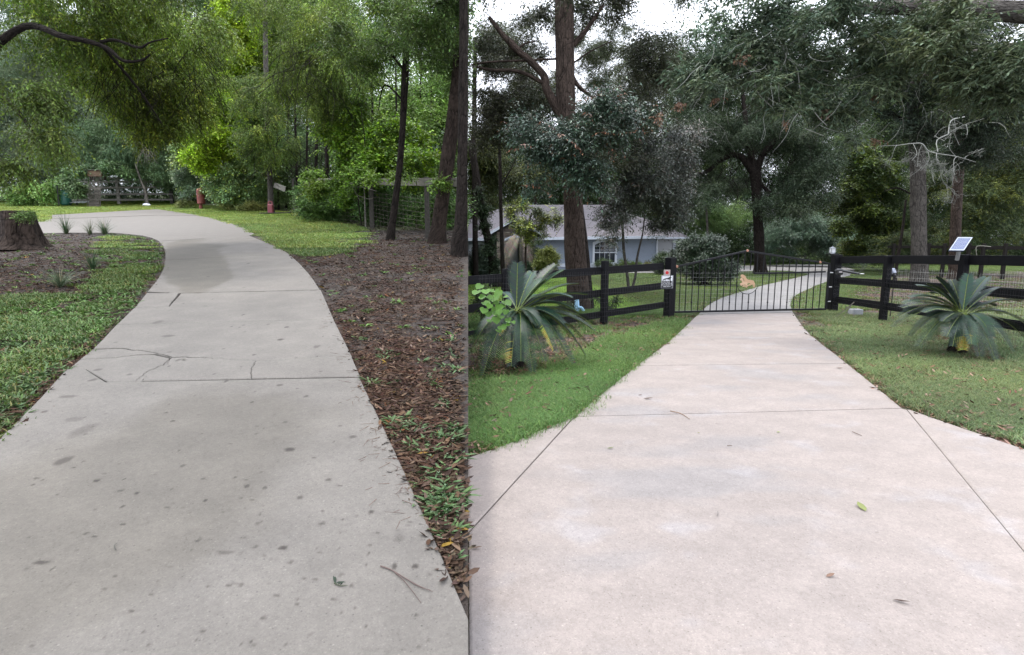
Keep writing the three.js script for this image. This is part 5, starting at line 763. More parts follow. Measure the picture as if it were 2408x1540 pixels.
  { const s = new THREE.Shape(), hw = (px3 - px0) / 2 + 0.05; s.moveTo(-hw, 0); s.lineTo(hw, 0); s.lineTo(hw, 0.3); s.lineTo(0, pk.y - top); s.lineTo(-hw, 0.3); const g = new THREE.ExtrudeGeometry(s, { depth: 0.2, bevelEnabled: false }); g.translate(pk.x, top, -d1 - 0.27); part('gable', g, mortar, g1); }
  const arch = []; for (let k = 0; k <= 14; k++) { const a = Math.PI * k / 14; arch.push(V(lerp(px1 - 0.2, px2 + 0.2, k / 14), top - 0.06 + 0.22 * Math.sin(a), -d1 + 0.05)); }
  { const g = new GB(); arch.forEach((p, k) => { for (const [dy, dz] of [[-0.09, 0], [0.09, 0], [0.09, -0.2], [-0.09, -0.2]]) g.v(V(p.x, p.y + dy, p.z + dz)); if (k) for (let i = 0; i < 4; i++) { const a = (k - 1) * 4 + i, b = (k - 1) * 4 + (i + 1) % 4; g.q(a, a + 4, b + 4, b); } }); const o = g.geo(); o.deleteAttribute('color'); part('arch_trim', o, white, g1); }
  box((px1 + px2) / 2 - 0.1, (px1 + px2) / 2 + 0.1, top + 0.1, top + 0.36, d1 - 0.08, d1 + 0.08, white, 'keystone', g1);
  const rk = (sx) => part('rake_board', beam(V(pk.x + sx * 0.0, pk.y + 0.06, -d1 + 0.42), V(pk.x + sx * 1.86, pk.y + 0.06 - 1.86 * 0.57, -d1 + 0.42), 0.05, 0.17), white, g1); rk(-1); rk(1);
  const gr = (sx) => rp([V(pk.x, pk.y + 0.15, -d1 + 0.45), V(pk.x + sx * 1.95, pk.y + 0.15 - 1.95 * 0.57, -d1 + 0.45), V(pk.x + sx * 1.95, pk.y + 0.15 - 1.95 * 0.57, -d1 - 1.6), V(pk.x, pk.y + 0.15, -d1 - 3.4)]); part('gable_roof', merge([gr(-1), gr(1)]), shingle, g1);
  const door = group('front_door', h), dk = std([0.02, 0.02, 0.025], { roughness: 0.3 }); box(px1 - 0.1, px2 + 0.1, 0.02, top, D - 0.06, D - 0.01, std([0.20, 0.22, 0.25]), 'recess', door); box(px1 + 0.12, px1 + 0.7, 0.05, 2.0, D - 0.12, D - 0.07, std([0.30, 0.32, 0.35]), 'door_leaf', door); box(px1 + 0.76, px1 + 0.95, 0.05, 2.0, D - 0.12, D - 0.07, dk, 'sidelight', door);
  // windows: arched head, white frame, dark panes, muntins
  const glassM = new THREE.MeshStandardMaterial({ color: new THREE.Color().setRGB(0.02, 0.024, 0.03), roughness: 0.08 });
  function archWindow(u0, u1, vt, vs, vb, cols, rail2) {
    const w = group('window', h), a = x(u0), b = x(u1), ys = y(vs), yt = y(vt), yb = y(vb), fw = 0.15, head = (k, o) => V(lerp(a + o, b - o, k), ys - o * 0.3 + (yt - ys) * Math.sin(Math.PI * k) , 0);
    const s = new THREE.Shape(); s.moveTo(a, yb); s.lineTo(b, yb); for (let k = 12; k >= 0; k--) { const p = head(k / 12, 0); s.lineTo(p.x, p.y); } const hole = new THREE.Path(); hole.moveTo(a + fw, yb + 0.1); hole.lineTo(b - fw, yb + 0.1); for (let k = 12; k >= 0; k--) { const p = head(k / 12, fw); hole.lineTo(p.x, p.y - 0.13); } s.holes.push(hole);
    const g = new THREE.ExtrudeGeometry(s, { depth: 0.09, bevelEnabled: false }); g.translate(0, 0, -D + 0.002); part('frame', g, white, w);
    const s2 = new THREE.Shape(); s2.moveTo(a + 0.08, yb + 0.06); s2.lineTo(b - 0.08, yb + 0.06); for (let k = 12; k >= 0; k--) { const p = head(k / 12, 0.1); s2.lineTo(p.x, p.y - 0.06); } const g2 = new THREE.ExtrudeGeometry(s2, { depth: 0.02, bevelEnabled: false }); g2.translate(0, 0, -D + 0.01); part('pane', g2, glassM, w);
    for (const k of cols) { const q = lerp(a + fw, b - fw, k[0]); box(q - k[1], q + k[1], yb + 0.1, ys + (yt - ys) * Math.sin(Math.PI * clamp(k[0], 0.1, 0.9)) - 0.16, D - 0.07, D - 0.032, white, 'muntin', w, 0.003); }
    for (const k of rail2) { const q = lerp(yb + 0.1, ys, k[0]); box(a + fw, b - fw, q - k[1], q + k[1], D - 0.068, D - 0.034, white, 'muntin', w, 0.003); }
    box(a - 0.08, b + 0.08, yb - 0.1, yb - 0.002, D - 0.16, D - 0.002, white, 'sill', w);
  }
  archWindow(1393, 1450.5, 561.5, 570, 620, [[0.25, 0.012], [0.5, 0.012], [0.75, 0.012]], [[0.5, 0.04], [0.62, 0.012], [0.82, 0.012]]);
  archWindow(1104, 1170, 568, 576, 624, [[0.16, 0.012], [0.32, 0.012], [0.52, 0.09], [0.72, 0.012]], [[0.5, 0.04], [0.75, 0.012]]);
}

// ---------------------------------------------------------------- palms
// a feather leaf from base to tip, bowed through a raised middle
function frondGeo(b, t, lift, { pairs = 52, width = 0.17, green = [0.02, 0.052, 0.036], mid = [0.13, 0.17, 0.035], yellow, droop = 0.12, w = 0.0062 } = {}) {
  const g = new GB(), c = new THREE.QuadraticBezierCurve3(b, b.clone().lerp(t, 0.5).add(V(0, lift, 0)), t), L = c.getLength(), sdir = t.clone().sub(b).setY(0); if (sdir.length() < 0.05) sdir.set(1, 0, 0); const sx = sdir.normalize().cross(V(0, 1, 0)).normalize(), tw = rr(-0.4, 0.4);
  for (let k = 0; k < 12; k++) stick(g, c.getPoint(k / 12), c.getPoint((k + 1) / 12), lerp(0.011, 0.004, k / 12), mid);
  for (let i = 0; i < pairs; i++) {
    const k = 0.12 + 0.88 * i / pairs, o = c.getPoint(k), tan = c.getTangent(k), up = sx.clone().cross(tan).normalize(); if (up.y < 0 && Math.abs(tan.y) < 0.9) up.negate();
    const wl = width * (1 - Math.pow(clamp(k * 2 - 1.15, -1, 1), 2) * 0.8) * rr(0.85, 1.1) * Math.min(1, (k - 0.06) * 6);
    for (const q of [-1, 1]) {
      const d = sx.clone().applyAxisAngle(tan, tw * 0.5).multiplyScalar(q).addScaledVector(tan, 0.62).addScaledVector(up, 0.35).normalize(), m1 = o.clone().addScaledVector(d, wl * 0.55), tip = o.clone().addScaledVector(d, wl).addScaledVector(up, -wl * droop), e = tan.clone().multiplyScalar(w);
      let col = green.map((z) => z * rr(0.75, 1.25)); if (yellow && k > yellow[0] + rr(-.1, .06) && k < yellow[1] && (!yellow[2] || yellow[2] === q)) col = [0.24, 0.21, 0.03].map((z) => z * rr(0.7, 1.15));
      const tipc = R() < 0.2 ? col.map((z, a) => z * 0.6 + [0.14, 0.1, 0.05][a] * 0.5) : col, A = g.v(o.clone().sub(e), col), B2 = g.v(o.clone().add(e), col), C = g.v(m1.clone().add(e), col), E2 = g.v(m1.clone().sub(e), col), T = g.v(tip, tipc); g.q(A, B2, C, E2); g.t(E2, C, T);
    }
  }
  return g.geo();
}
const frondM = leafy({ roughness: 0.4, transmission: 0.1, specularIntensity: 0.5 });
{
  const s = thing('sago_palm', 'large sago palm with a lime vine growing through it on the left lawn', 'palm', gR(1208, 860)), d = 7.7, c = P(1218, 735, d);
  part('trunk', tube([V(c.x - 0.02, -0.05, c.z), V(c.x, 0.3, c.z), V(c.x, c.y, c.z)], [0.12, 0.1, 0.08], 14, 8, 0.5), barkDark, s);
  const fr = [[1217, 618, .1, .05], [1307, 622, .35, .12], [1325, 636, .2, .12], [1361, 667, .5, .2], [1381, 693, .1, .22], [1397, 765, .4, .34], [1399, 779, 0, .3], [1326, 761, -.3, .25], [1265, 765, -.45, .22], [1377, 837, -.25, .45], [1349, 856, -.5, .42], [1304, 828, -.6, .4, [.72, .97, 1]], [1234, 805, -.5, .2], [1253, 875, -.75, .34], [1202, 862, -.8, .34, [.8, .96, 1]], [1135, 895, -.85, .44], [1130, 846, -.6, .42], [1170, 793, -.55, .24, [.8, .95, -1]], [1110, 800, -.2, .4], [1112, 738, .1, .3], [1108, 822, -.5, .4], [1340, 790, .55, .36], [1290, 700, .8, .25], [1170, 690, .6, .2], [1130, 770, .5, .3], [1330, 720, .7, .25], [1252, 640, .4, .1], [1282, 656, .15, .14], [1345, 700, -.2, .26], [1360, 735, -.1, .3], [1320, 800, -.3, .36], [1280, 850, -.65, .38], [1225, 850, -.8, .3], [1165, 840, -.7, .36], [1150, 815, -.5, .34], [1385, 815, .1, .42]];
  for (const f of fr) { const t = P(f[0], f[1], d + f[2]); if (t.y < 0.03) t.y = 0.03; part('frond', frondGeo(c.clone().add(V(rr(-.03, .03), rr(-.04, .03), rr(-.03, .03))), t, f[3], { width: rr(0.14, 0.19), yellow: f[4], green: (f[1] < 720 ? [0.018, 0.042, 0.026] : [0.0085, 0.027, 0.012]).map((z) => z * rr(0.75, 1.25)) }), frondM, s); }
  const v = thing('heart_leaf_vine', 'lime green heart leaved vine climbing over the left sago palm', 'vine', P(1160, 780, 7.2).setY(0)), stemM = std([0.1, 0.16, 0.04]);
  part('stem', tube([P(1185, 800, 7.3), P(1175, 760, 7.1), P(1165, 720, 7.05), P(1155, 680, 7.05)], [0.006, 0.005, 0.004, 0.003], 5, 5), stemM, v); part('stem', tube([P(1185, 800, 7.3), P(1192, 740, 7.1), P(1180, 690, 7.05)], [0.006, 0.004, 0.003], 5, 5), stemM, v);
  for (const [x, y, z] of [[180, 400, 40], [230, 455, 46], [140, 465, 46], [385, 465, 40], [320, 455, 24], [195, 525, 38], [250, 520, 34], [345, 525, 46], [435, 520, 26], [205, 590, 42], [275, 610, 36], [360, 575, 36], [435, 580, 46], [390, 625, 36], [215, 660, 44], [370, 680, 38], [455, 670, 30], [260, 695, 38], [315, 700, 28], [340, 755, 46], [400, 735, 34], [275, 780, 36], [470, 765, 30], [465, 795, 24], [525, 790, 20], [485, 820, 22], [395, 850, 40], [360, 890, 30], [300, 550, 30], [325, 640, 30], [420, 610, 26], [200, 500, 24]]) {
    const g = new GB(), o = P(1093.5 + x * 0.21376, 588 + (y - z * 0.4) * 0.21376, 7.1 + rr(-.12, .12)), dd = V(rr(-.7, .7), rr(-0.8, -0.1), rr(0.3, 0.9)).normalize(), k = rr(0.8, 1.15); heartLeaf(g, o, dd, V(rr(-.3, .3), 0.9, rr(0.2, 0.7)).normalize(), z * 2.3 * 0.21376 * px(7.1) * rr(0.85, 1.1), [0.115 * k, 0.25 * k, 0.035 * k]); part('heart_leaf', g.geo(), leafThin, v);
  }
  const s2 = thing('sago_palm', 'sago palm with one yellow tipped frond beside the right fence', 'palm', gR(2248, 830)), d2 = 8.6, c2 = P(2263, 741, d2);
  part('trunk', tube([V(c2.x - 0.04, -0.05, c2.z), V(c2.x, 0.3, c2.z), V(c2.x, c2.y, c2.z)], [0.14, 0.12, 0.09], 14, 8, 0.5), barkDark, s2);
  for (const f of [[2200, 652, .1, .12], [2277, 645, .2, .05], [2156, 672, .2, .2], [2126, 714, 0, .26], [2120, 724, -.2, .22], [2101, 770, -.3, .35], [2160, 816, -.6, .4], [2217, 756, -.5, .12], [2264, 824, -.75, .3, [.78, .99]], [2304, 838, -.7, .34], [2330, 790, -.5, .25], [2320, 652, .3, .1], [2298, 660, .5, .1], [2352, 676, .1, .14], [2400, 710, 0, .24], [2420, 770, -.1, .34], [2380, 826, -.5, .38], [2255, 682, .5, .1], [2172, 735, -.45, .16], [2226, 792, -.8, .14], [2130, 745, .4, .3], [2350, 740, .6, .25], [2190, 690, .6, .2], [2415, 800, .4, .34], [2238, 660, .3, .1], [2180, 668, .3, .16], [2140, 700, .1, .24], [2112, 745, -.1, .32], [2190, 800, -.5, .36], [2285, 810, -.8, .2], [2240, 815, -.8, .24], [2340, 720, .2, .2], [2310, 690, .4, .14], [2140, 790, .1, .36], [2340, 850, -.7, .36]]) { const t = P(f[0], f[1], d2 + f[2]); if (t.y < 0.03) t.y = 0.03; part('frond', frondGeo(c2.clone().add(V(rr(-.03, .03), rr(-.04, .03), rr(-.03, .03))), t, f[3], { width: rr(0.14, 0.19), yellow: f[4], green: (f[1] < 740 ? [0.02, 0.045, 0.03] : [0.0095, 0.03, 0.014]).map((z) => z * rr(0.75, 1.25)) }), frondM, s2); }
  const p = thing('palm_tree', 'palm with dry brown fronds drooping before the stone entry', 'palm', gR(1225, 636)), d3 = 37.6, top = P(1224, 559, d3);
  part('trunk', tube([gR(1225, 635.8), P(1225, 600, d3), top], [0.16, 0.13, 0.12], 10, 6, 0.2), barkPale, p);
  for (const [u, v, l, z] of [[1188, 612, .95, .3], [1184, 600, 1.1, .4], [1192, 622, .8, .5], [1196, 605, .7, .7], [1255, 608, .9, .3], [1262, 600, 1.1, .4], [1248, 616, .8, .6]]) part('dry_frond', frondGeo(top, P(u, v, d3 - z), l, { pairs: 40, width: 0.4, green: [0.27, 0.23, 0.18], mid: [0.3, 0.26, 0.2], droop: 0.9, w: 0.012 }), litterM, p);
  for (const [u, v, l] of [[1200, 530, .3], [1250, 530, .3], [1225, 520, .2], [1262, 560, .4]]) part('frond', frondGeo(top, P(u, v, d3 - 0.2), l, { pairs: 40, width: 0.35, green: [0.1, 0.14, 0.03], droop: 0.4, w: 0.012 }), leafM, p);
}

// ================================================================ the place on the left: things
side = 'L'; R = rngOf(4004);
function up(u, v, d) { return P(u, v, d); }
{ // weathered pen
  const d = 35.2, A = gL(112, 481), B = gL(410, 479), pl = plane(A, B), f = thing('board_fence', 'weathered grey board pen at the far edge of the left lawn', 'fence', A), gy = (p) => hL(-p.z);
  for (const [u, vt, w, m] of [[140, 423, 0.26, greyWood], [213, 426, 0.2, greyWood], [281, 421, 0.2, greyWood], [345, 421, 0.18, greyWood], [405, 424, 0.18, darkWood]]) { const b = pl.hit(u, 480), g0 = gy(b); part('fence_post', post(V(b.x, g0 - 0.1, b.z), w, pl.hit(u, vt).y - g0 + 0.1, 0.14), m, f); }
  for (const [v0, v1] of [[426.5, 431], [440, 444.5], [455.5, 460], [469, 473]]) { rail(f, pl, [138, v0, v1], [212, v0 - 0.5, v1 - 0.5], greyWood, 0.04, 0.1); rail(f, pl, [212, v0 - 0.5, v1 - 0.5], [281, v0 - 1, v1 - 1], greyWood, 0.04, 0.1); rail(f, pl, [281, v0 - 1, v1 - 1], [408, v0 - 1.5, v1 - 1.5], greyWood, 0.04, 0.1); }
  rail(f, pl, [164, 421.5, 424.5], [205, 420.5, 423.5], greyWood, 0.16, 0.02, 'cap_board'); rail(f, pl, [205, 420, 423.2], [287, 416.5, 420], greyWood, 0.16, 0.02, 'cap_board');
  part('stake', tube([P(134, 436, d - 0.3), P(139, 483, d - 0.3)], [0.03, 0.03], 6, 1), blackIron, f);
  const sh = thing('shelter', 'small shelter with a pale flat metal roof behind the weathered pen', 'shelter', P(170, 470, 36.6)), q = P(157, 399, 36.5), r2 = P(183, 399, 36.5);
  part('roof_sheet', beam(q, r2, 0.9, 0.05), std([0.62, 0.64, 0.66], { roughness: 0.4 }), sh); for (const u of [160, 180]) part('post', tube([P(u, 400, 36.5), V(P(u, 470, 36.5).x, hL(36.5), -36.5)], [0.06, 0.06], 6, 1), greyWood, sh);
  const bx = thing('wooden_box', 'brown wooden box with a dark lid standing on top of the pen', 'box', P(228, 418, 35.4)), c = P(229, 409, 35.4); let g = new RoundedBoxGeometry(0.86, 0.36, 0.5, 1, 0.015); g.translate(c.x, c.y, c.z); part('body', g, std([0.13, 0.08, 0.045], { map: woodT }), bx); g = new RoundedBoxGeometry(1.02, 0.05, 0.62, 1, 0.015); g.translate(c.x, c.y + 0.2, c.z); part('lid', g, darkWood, bx); for (const k of [-0.36, 0.36]) { g = new THREE.BoxGeometry(0.07, 0.2, 0.4); g.translate(c.x + k, c.y - 0.27, c.z); part('leg', g, darkWood, bx); }
  const bar = thing('barrel', 'dark green plastic barrel behind the weathered pen', 'barrel', V(P(153, 460, 36).x, hL(36), -36)), bo = origin.get(bar); g = new THREE.LatheGeometry([[0, 0], [0.27, 0], [0.3, 0.12], [0.3, 0.3], [0.32, 0.33], [0.3, 0.36], [0.3, 0.62], [0.32, 0.65], [0.3, 0.68], [0.27, 0.9], [0, 0.92]].map((p) => new THREE.Vector2(...p)), 20); g.translate(bo.x, bo.y, bo.z); part('body', g, std([0.02, 0.10, 0.075], { roughness: 0.45 }), bar); g = new THREE.TorusGeometry(0.27, 0.02, 6, 20); g.rotateX(Math.PI / 2); g.translate(bo.x, bo.y + 0.9, bo.z); part('rim', g, std([0.02, 0.08, 0.06]), bar);
  const sheet = thing('metal_sheet', 'grey corrugated sheet lying low behind the weathered pen', 'sheet', V(P(175, 472, 36).x, hL(36), -36)), so = origin.get(sheet), G = new GB(); for (let i = 0; i <= 24; i++) for (let j = 0; j < 2; j++) { G.v(V(so.x - 0.7 + i * 0.06, so.y + 0.15 + 0.02 * Math.sin(i * 1.6) + j * 0.16, so.z + 0.2 - j * 0.8)); if (i && j) { const a = (i - 1) * 2; G.q(a, a + 2, a + 3, a + 1); } } const sg = G.geo(); sg.deleteAttribute('color'); part('sheet', sg, std([0.3, 0.31, 0.31], { roughness: 0.5, side: THREE.DoubleSide }), sheet);
  const st = thing('stem_cluster', 'bundle of leafless grey stems climbing the middle of the weathered pen', 'stems', V(P(220, 478, 35).x, hL(35), -35)), gs = []; for (let k = 0; k < 26; k++) { const u = rr(204, 236), a = P(u, 478, 34.8); a.y = hL(34.8); gs.push(tube([a, P(u + rr(-8, 8), 450, 34.8), P(u + rr(-14, 14), rr(405, 430), 35)], [0.022, 0.016, 0.006], 5, 3)); } tag(part('stem', merge(gs), barkPale, st), null, null, null, 'stuff');
  const w = thing('weed_patch', 'bright pale green weeds crowding the left end of the weathered pen', 'weeds', V(P(112, 475, 35.5).x, hL(35.5), -35.5)); w.userData.kind = 'stuff'; foliage(w, SP.vine, leafThin, [0.15, 0.24, 0.07], 420, [[112, 458, 35.3, 18, 24, .8], [126, 440, 35.6, 10, 22, .6], [60, 455, 36, 40, 26, 1]], { gap: -1, s: [0.7, 1.2], name: 'leaves' });
  const pv = thing('creeper', 'green creeper spilling over the top boards of the weathered pen', 'creeper', P(190, 430, 35)); foliage(pv, SP.vine, leafM, [0.08, 0.13, 0.055], 340, [[160, 424, 34.9, 16, 16, .5], [195, 440, 34.9, 20, 26, .5], [190, 405, 35.4, 40, 14, .6], [255, 396, 35.6, 60, 12, .6]], { gap: 0, s: [0.7, 1.2] });
}
{ // rusty cylinder
  const d = 32.4, o = V(P(474, 480, d).x, hL(d), -d), s = thing('steel_cylinder', 'rusty red upright steel cylinder with domed top at the edge of the left lawn', 'cylinder', o), rust = tex(128, 128, (u, v) => { const k = 0.8 + 0.3 * tile(u, v, 8) + 0.2 * tile(u, v, 30, 3); return [k, k * (0.9 + 0.2 * tile(u, v, 5, 9)), k * 0.9]; }), m = std([0.22, 0.065, 0.05], { map: rust, roughness: 0.75 });
  let g = new THREE.LatheGeometry([[0.0, 0.26], [0.2, 0.26], [0.212, 0.28], [0.212, 0.96], [0.2, 1.04], [0.15, 1.09], [0.07, 1.115], [0, 1.12]].map((p) => new THREE.Vector2(...p)), 28); g.translate(o.x, o.y, o.z); part('body', g, m, s); g = new THREE.CylinderGeometry(0.09, 0.1, 0.34, 14); g.translate(o.x - 0.05, o.y + 0.1, o.z); part('foot', g, m, s); g = new THREE.TorusGeometry(0.212, 0.012, 6, 28); g.rotateX(Math.PI / 2); g.translate(o.x, o.y + 0.28, o.z); part('rim', g, m, s);
  const v = thing('creeper', 'few green leaves trailing over the rusty red cylinder', 'creeper', o.clone()); foliage(v, SP.vine, leafM, [0.09, 0.13, 0.04], 14, [[482, 452, d - 0.26, 6, 9, .06]], { gap: -1, s: [0.4, 0.6], name: 'leaves' });
  const w = thing('weed_patch', 'dry yellowish weeds along the foot of the vine covered bushes', 'weeds', V(P(560, 485, 31).x, hL(31), -31)); w.userData.kind = 'stuff'; foliage(w, SP.shrub, leafM, [0.17, 0.19, 0.06], 520, [[432, 479, 33, 16, 6, .4], [545, 483, 31, 34, 8, .4], [590, 487, 29.8, 32, 8, .4], [712, 502, 25.6, 34, 8, .4]], { gap: -1, s: [0.6, 1.1], name: 'leaves' });
}
{ // red can
  const d = 27.5, o = V(P(637, 496, d).x, hL(d), -d), s = thing('fuel_can', 'red upright can with a square carrying handle under the bushes', 'can', o), m = std([0.15, 0.028, 0.035], { roughness: 0.6 });
  let g = new RoundedBoxGeometry(0.24, 0.42, 0.2, 3, 0.035); g.translate(o.x, o.y + 0.22, o.z); part('body', g, m, s);
  const pts = [[-0.1, 0.43], [-0.085, 0.57], [0.06, 0.585], [0.095, 0.44]].map(([x, y]) => V(o.x + x, o.y + y, o.z)); for (let k = 0; k < 3; k++) part('handle', beam(pts[k], pts[k + 1], 0.06, 0.032, V(0, 0, 1)), m, s); g = new RoundedBoxGeometry(0.22, 0.03, 0.16, 1, 0.01); g.translate(o.x, o.y + 0.44, o.z); part('shoulder', g, std([0.34, 0.14, 0.15]), s);
  const p = thing('board', 'flat grey board lying in the weeds beside the red can', 'board', o.clone().add(V(0, 0, 0.8))), a = V(o.x - 0.5, hL(27.4) + 0.03, -27.4), b = V(o.x + 0.9, hL(27.6) + 0.05, -27.6); part('plank', beam(a, b, 0.2, 0.04), darkWood, p);
}
{ // sagging wire fence with one board
  const A = gL(693, 503), B = gL(876, 535), pl = plane(A, B), f = thing('wire_fence', 'old wire fence with a single weathered top board and leaning posts', 'fence', A);
  const gh = (p) => hL(-p.z), railWood = std([0.14, 0.128, 0.105], { map: woodT, bumpMap: woodT, bumpScale: 0.006 }), brd = (u0, a0, b0, u1, a1, b1) => rail(f, pl, [u0, a0, b0], [u1, a1, b1], railWood, 0.045, 0.06);
  brd(720, 420, 433.5, 792, 419.6, 434); brd(792, 419, 434, 874, 418.7, 435.5); brd(876, 419, 435.6, 985, 418.5, 437); brd(987, 419, 437.5, 1084, 419, 440);
  for (const [u, v, w, t, m] of [[876, 535, 0.14, 408, darkWood], [770, 517, 0.11, 424, darkWood], [693.6, 503.5, 0.1, 418, darkWood], [1006, 567, 0.13, 416, darkWood]]) { const b = pl.hit(u, v), y0 = gh(b); part('fence_post', post(V(b.x, y0 - 0.1, b.z), w, pl.hit(u, t).y - y0 + 0.1, w), m, f); }
  for (const [u, v, t] of [[768, 517, 452], [868, 533, 440]]) { const b = pl.hit(u, v), y0 = gh(b); part('stake', tube([V(b.x - 0.12, y0, b.z), V(b.x - 0.12, pl.hit(u, t).y, b.z)], [0.025, 0.025], 6, 1), greyWood, f); }
  const gs = []; for (let k = 0; k < 9; k++) { const pts = []; for (let i = 0; i <= 10; i++) { const s = lerp(0.5, pl.L * 2.3, i / 10), p = pl.at(s, 0); p.y = gh(p) + 0.1 + k * 0.13 + rr(-.02, .02) - 0.05 * Math.sin(i * 1.3); if (p.x < seamX(-p.z, p.y) - 0.05) pts.push(p); } gs.push(tube(pts, [0.003, 0.003], 4, 2)); }
  for (let s = 0.6; s < pl.L * 2.3; s += 0.3) { const p = pl.at(s, 0), y0 = gh(p); if (p.x < seamX(-p.z, y0) - 0.05) gs.push(tube([V(p.x, y0, p.z), V(p.x + rr(-.02, .02), y0 + 1.2, p.z)], [0.0022, 0.0022], 4, 1)); }
  tag(part('wire_mesh', merge(gs), wireRust, f), null, null, null, 'stuff');
  const b = thing('board', 'short pale board hanging aslant in the dark bushes', 'board', P(657, 440, 27)); part('plank', beam(P(645, 434.5, 27), P(671, 445, 26.8), 0.03, 0.245), greyWood, b);
  const sn = thing('bare_branch', 'pale bare curling branches caught in the old wire fence', 'branch', P(830, 470, 18.5)); for (const pts of [[[828, 438], [836, 452], [846, 470], [858, 480]], [[885, 450], [862, 442], [840, 440], [828, 446]], [[735, 430], [720, 440], [706, 458], [698, 470]], [[715, 455], [700, 462], [690, 480]], [[842, 460], [870, 468], [886, 462]]]) part('branch', tube(pts.map((p) => P(p[0], p[1], 18.4 + (860 - p[0]) * 0.03)), [0.010, 0.007, 0.003], 6, 5, 0.2), barkPale, sn);
}
{ const o = gL(345, 483.5), g = new THREE.IcosahedronGeometry(0.16, 3), a = g.attributes.position; for (let i = 0; i < a.count; i++) { const k = 1 + 0.6 * fbm(a.getX(i) * 9, a.getY(i) * 9, a.getZ(i) * 9, 3); a.setXYZ(i, a.getX(i) * k * 1.5, a.getY(i) * k * 0.55, a.getZ(i) * k); } g.computeVertexNormals(); g.translate(o.x, o.y + 0.05, o.z); solo('paper_bag', 'crumpled white paper bag on the far left lawn', 'bag', g, std([0.75, 0.76, 0.78])); }
{ // stump on the island
  const o = gL(52, 582), s = thing('tree_stump', 'grey tree stump with spreading roots at the left edge of the island', 'stump', o), g = new THREE.LatheGeometry([[0.62, -0.05], [0.47, 0.1], [0.4, 0.3], [0.36, 0.6], [0.35, 0.86], [0.3, 0.88], [0, 0.87]].map((p) => new THREE.Vector2(...p)), 36), a = g.attributes.position;
  for (let i = 0; i < a.count; i++) { const x = a.getX(i), y = a.getY(i), z = a.getZ(i), an = Math.atan2(z, x), k = 1 + 0.16 * Math.sin(an * 5) * (1 - y) + 0.2 * fbm(Math.cos(an) * 2, y * 2, Math.sin(an) * 2, 3); a.setXYZ(i, x * k, y, z * k); } g.computeVertexNormals(); g.translate(o.x, o.y, o.z); part('trunk', g, barkPine, s);
  foliage(s, SP.shrub, leafM, [0.07, 0.12, 0.03], 26, [[66, 506, 13.4, 24, 6, .3]], { gap: -1, s: [0.4, 0.7], name: 'sprout' });
}
R = rngOf(5005);
function bladeClump(n, h, w, spread, c, bend = 0.5) { const g = new GB(); for (let k = 0; k < n; k++) { const a = R() * 6.28, l = h * rr(0.55, 1.1), sp2 = spread * rr(0.2, 1), b = V(Math.cos(a) * 0.02 * rr(0, 2), 0, Math.sin(a) * 0.02 * rr(0, 2)), d = V(Math.cos(a), 0, Math.sin(a)), s = V(-d.z, 0, d.x).multiplyScalar(w), t = rr(0.7, 1.3), cc = R() < 0.12 ? [0.24 * t, 0.2 * t, 0.12 * t] : c.map((q) => q * t); let prev = null; for (let i = 0; i <= 4; i++) { const f = i / 4, p = b.clone().addScaledVector(d, sp2 * f * (0.4 + f * 0.6)).setY(l * (f - bend * f * f * sp2 / spread)), ww = (1 - f * 0.92), A = g.v(p.clone().addScaledVector(s, ww), cc), B = g.v(p.clone().addScaledVector(s, -ww), cc); if (prev) g.q(prev[0], A, B, prev[1]); prev = [A, B]; } } return g.geo(); }
for (const [u, v, n, h, sp3, c, lab] of [[156, 548, 130, 0.85, 0.6, [0.055, 0.10, 0.045], 'dark green grassy clump standing tall against the pale drive beside the stump'], [247, 549, 160, 0.66, 0.75, [0.05, 0.095, 0.04], 'spreading dark grassy clump at the rim of the island by the drive'], [212, 549, 90, 0.62, 0.5, [0.09, 0.12, 0.06], 'paler grassy clump between two darker clumps on the island rim'], [217, 633, 110, 0.52, 0.42, [0.05, 0.095, 0.04], 'small dark grassy clump in the middle of the island mulch'], [141, 671, 170, 0.42, 0.6, [0.11, 0.15, 0.085], 'greyish green fountain of grass low on the island mulch']]) { const o = gL(u, v), g = bladeClump(n, h, 0.005, sp3, c, 0.45); g.translate(o.x, o.y - 0.05, o.z); solo('grass_clump', lab, 'grass clump', g, grassM); }

// ---------------------------------------------------------------- lawns, weeds, leaf litter
R = rngOf(6006);
function turf(r, n, h0, h1, w) { const g = new GB(); for (let k = 0; k < n; k++) { const a = R() * 6.28, q = Math.sqrt(R()) * r, b = V(Math.cos(a) * q, 0, Math.sin(a) * q), h = rr(h0, h1), an = R() * 6.28, l = h * rr(0.3, 1.4), d = V(Math.cos(an) * l, 0, Math.sin(an) * l), s = V(-Math.sin(an), 0, Math.cos(an)).multiplyScalar(w * rr(0.7, 1.2)), t = rr(0.7, 1.3), dry = R() < 0.1, c = dry ? [1.7 * t, 1.05 * t, 1.3 * t] : [t * rr(.85, 1.15), t, t * rr(.8, 1.1)], m = b.clone().addScaledVector(d, 0.35).setY(h * 0.6), e = b.clone().add(d).setY(h * rr(0.75, 1)); const i0 = g.v(b.clone().add(s), c), i1 = g.v(b.clone().sub(s), c), i2 = g.v(m.clone().addScaledVector(s, -0.8), c), i3 = g.v(m.clone().addScaledVector(s, 0.8), c), i4 = g.v(e, c); g.q(i0, i1, i2, i3); g.t(i3, i2, i4); } return g.geo(); }
const TURF = [0, 1, 2].map(() => turf(0.2, 150, 0.03, 0.085, 0.0022)), TURFB = [0, 1, 2].map(() => turf(0.34, 190, 0.02, 0.055, 0.0065));
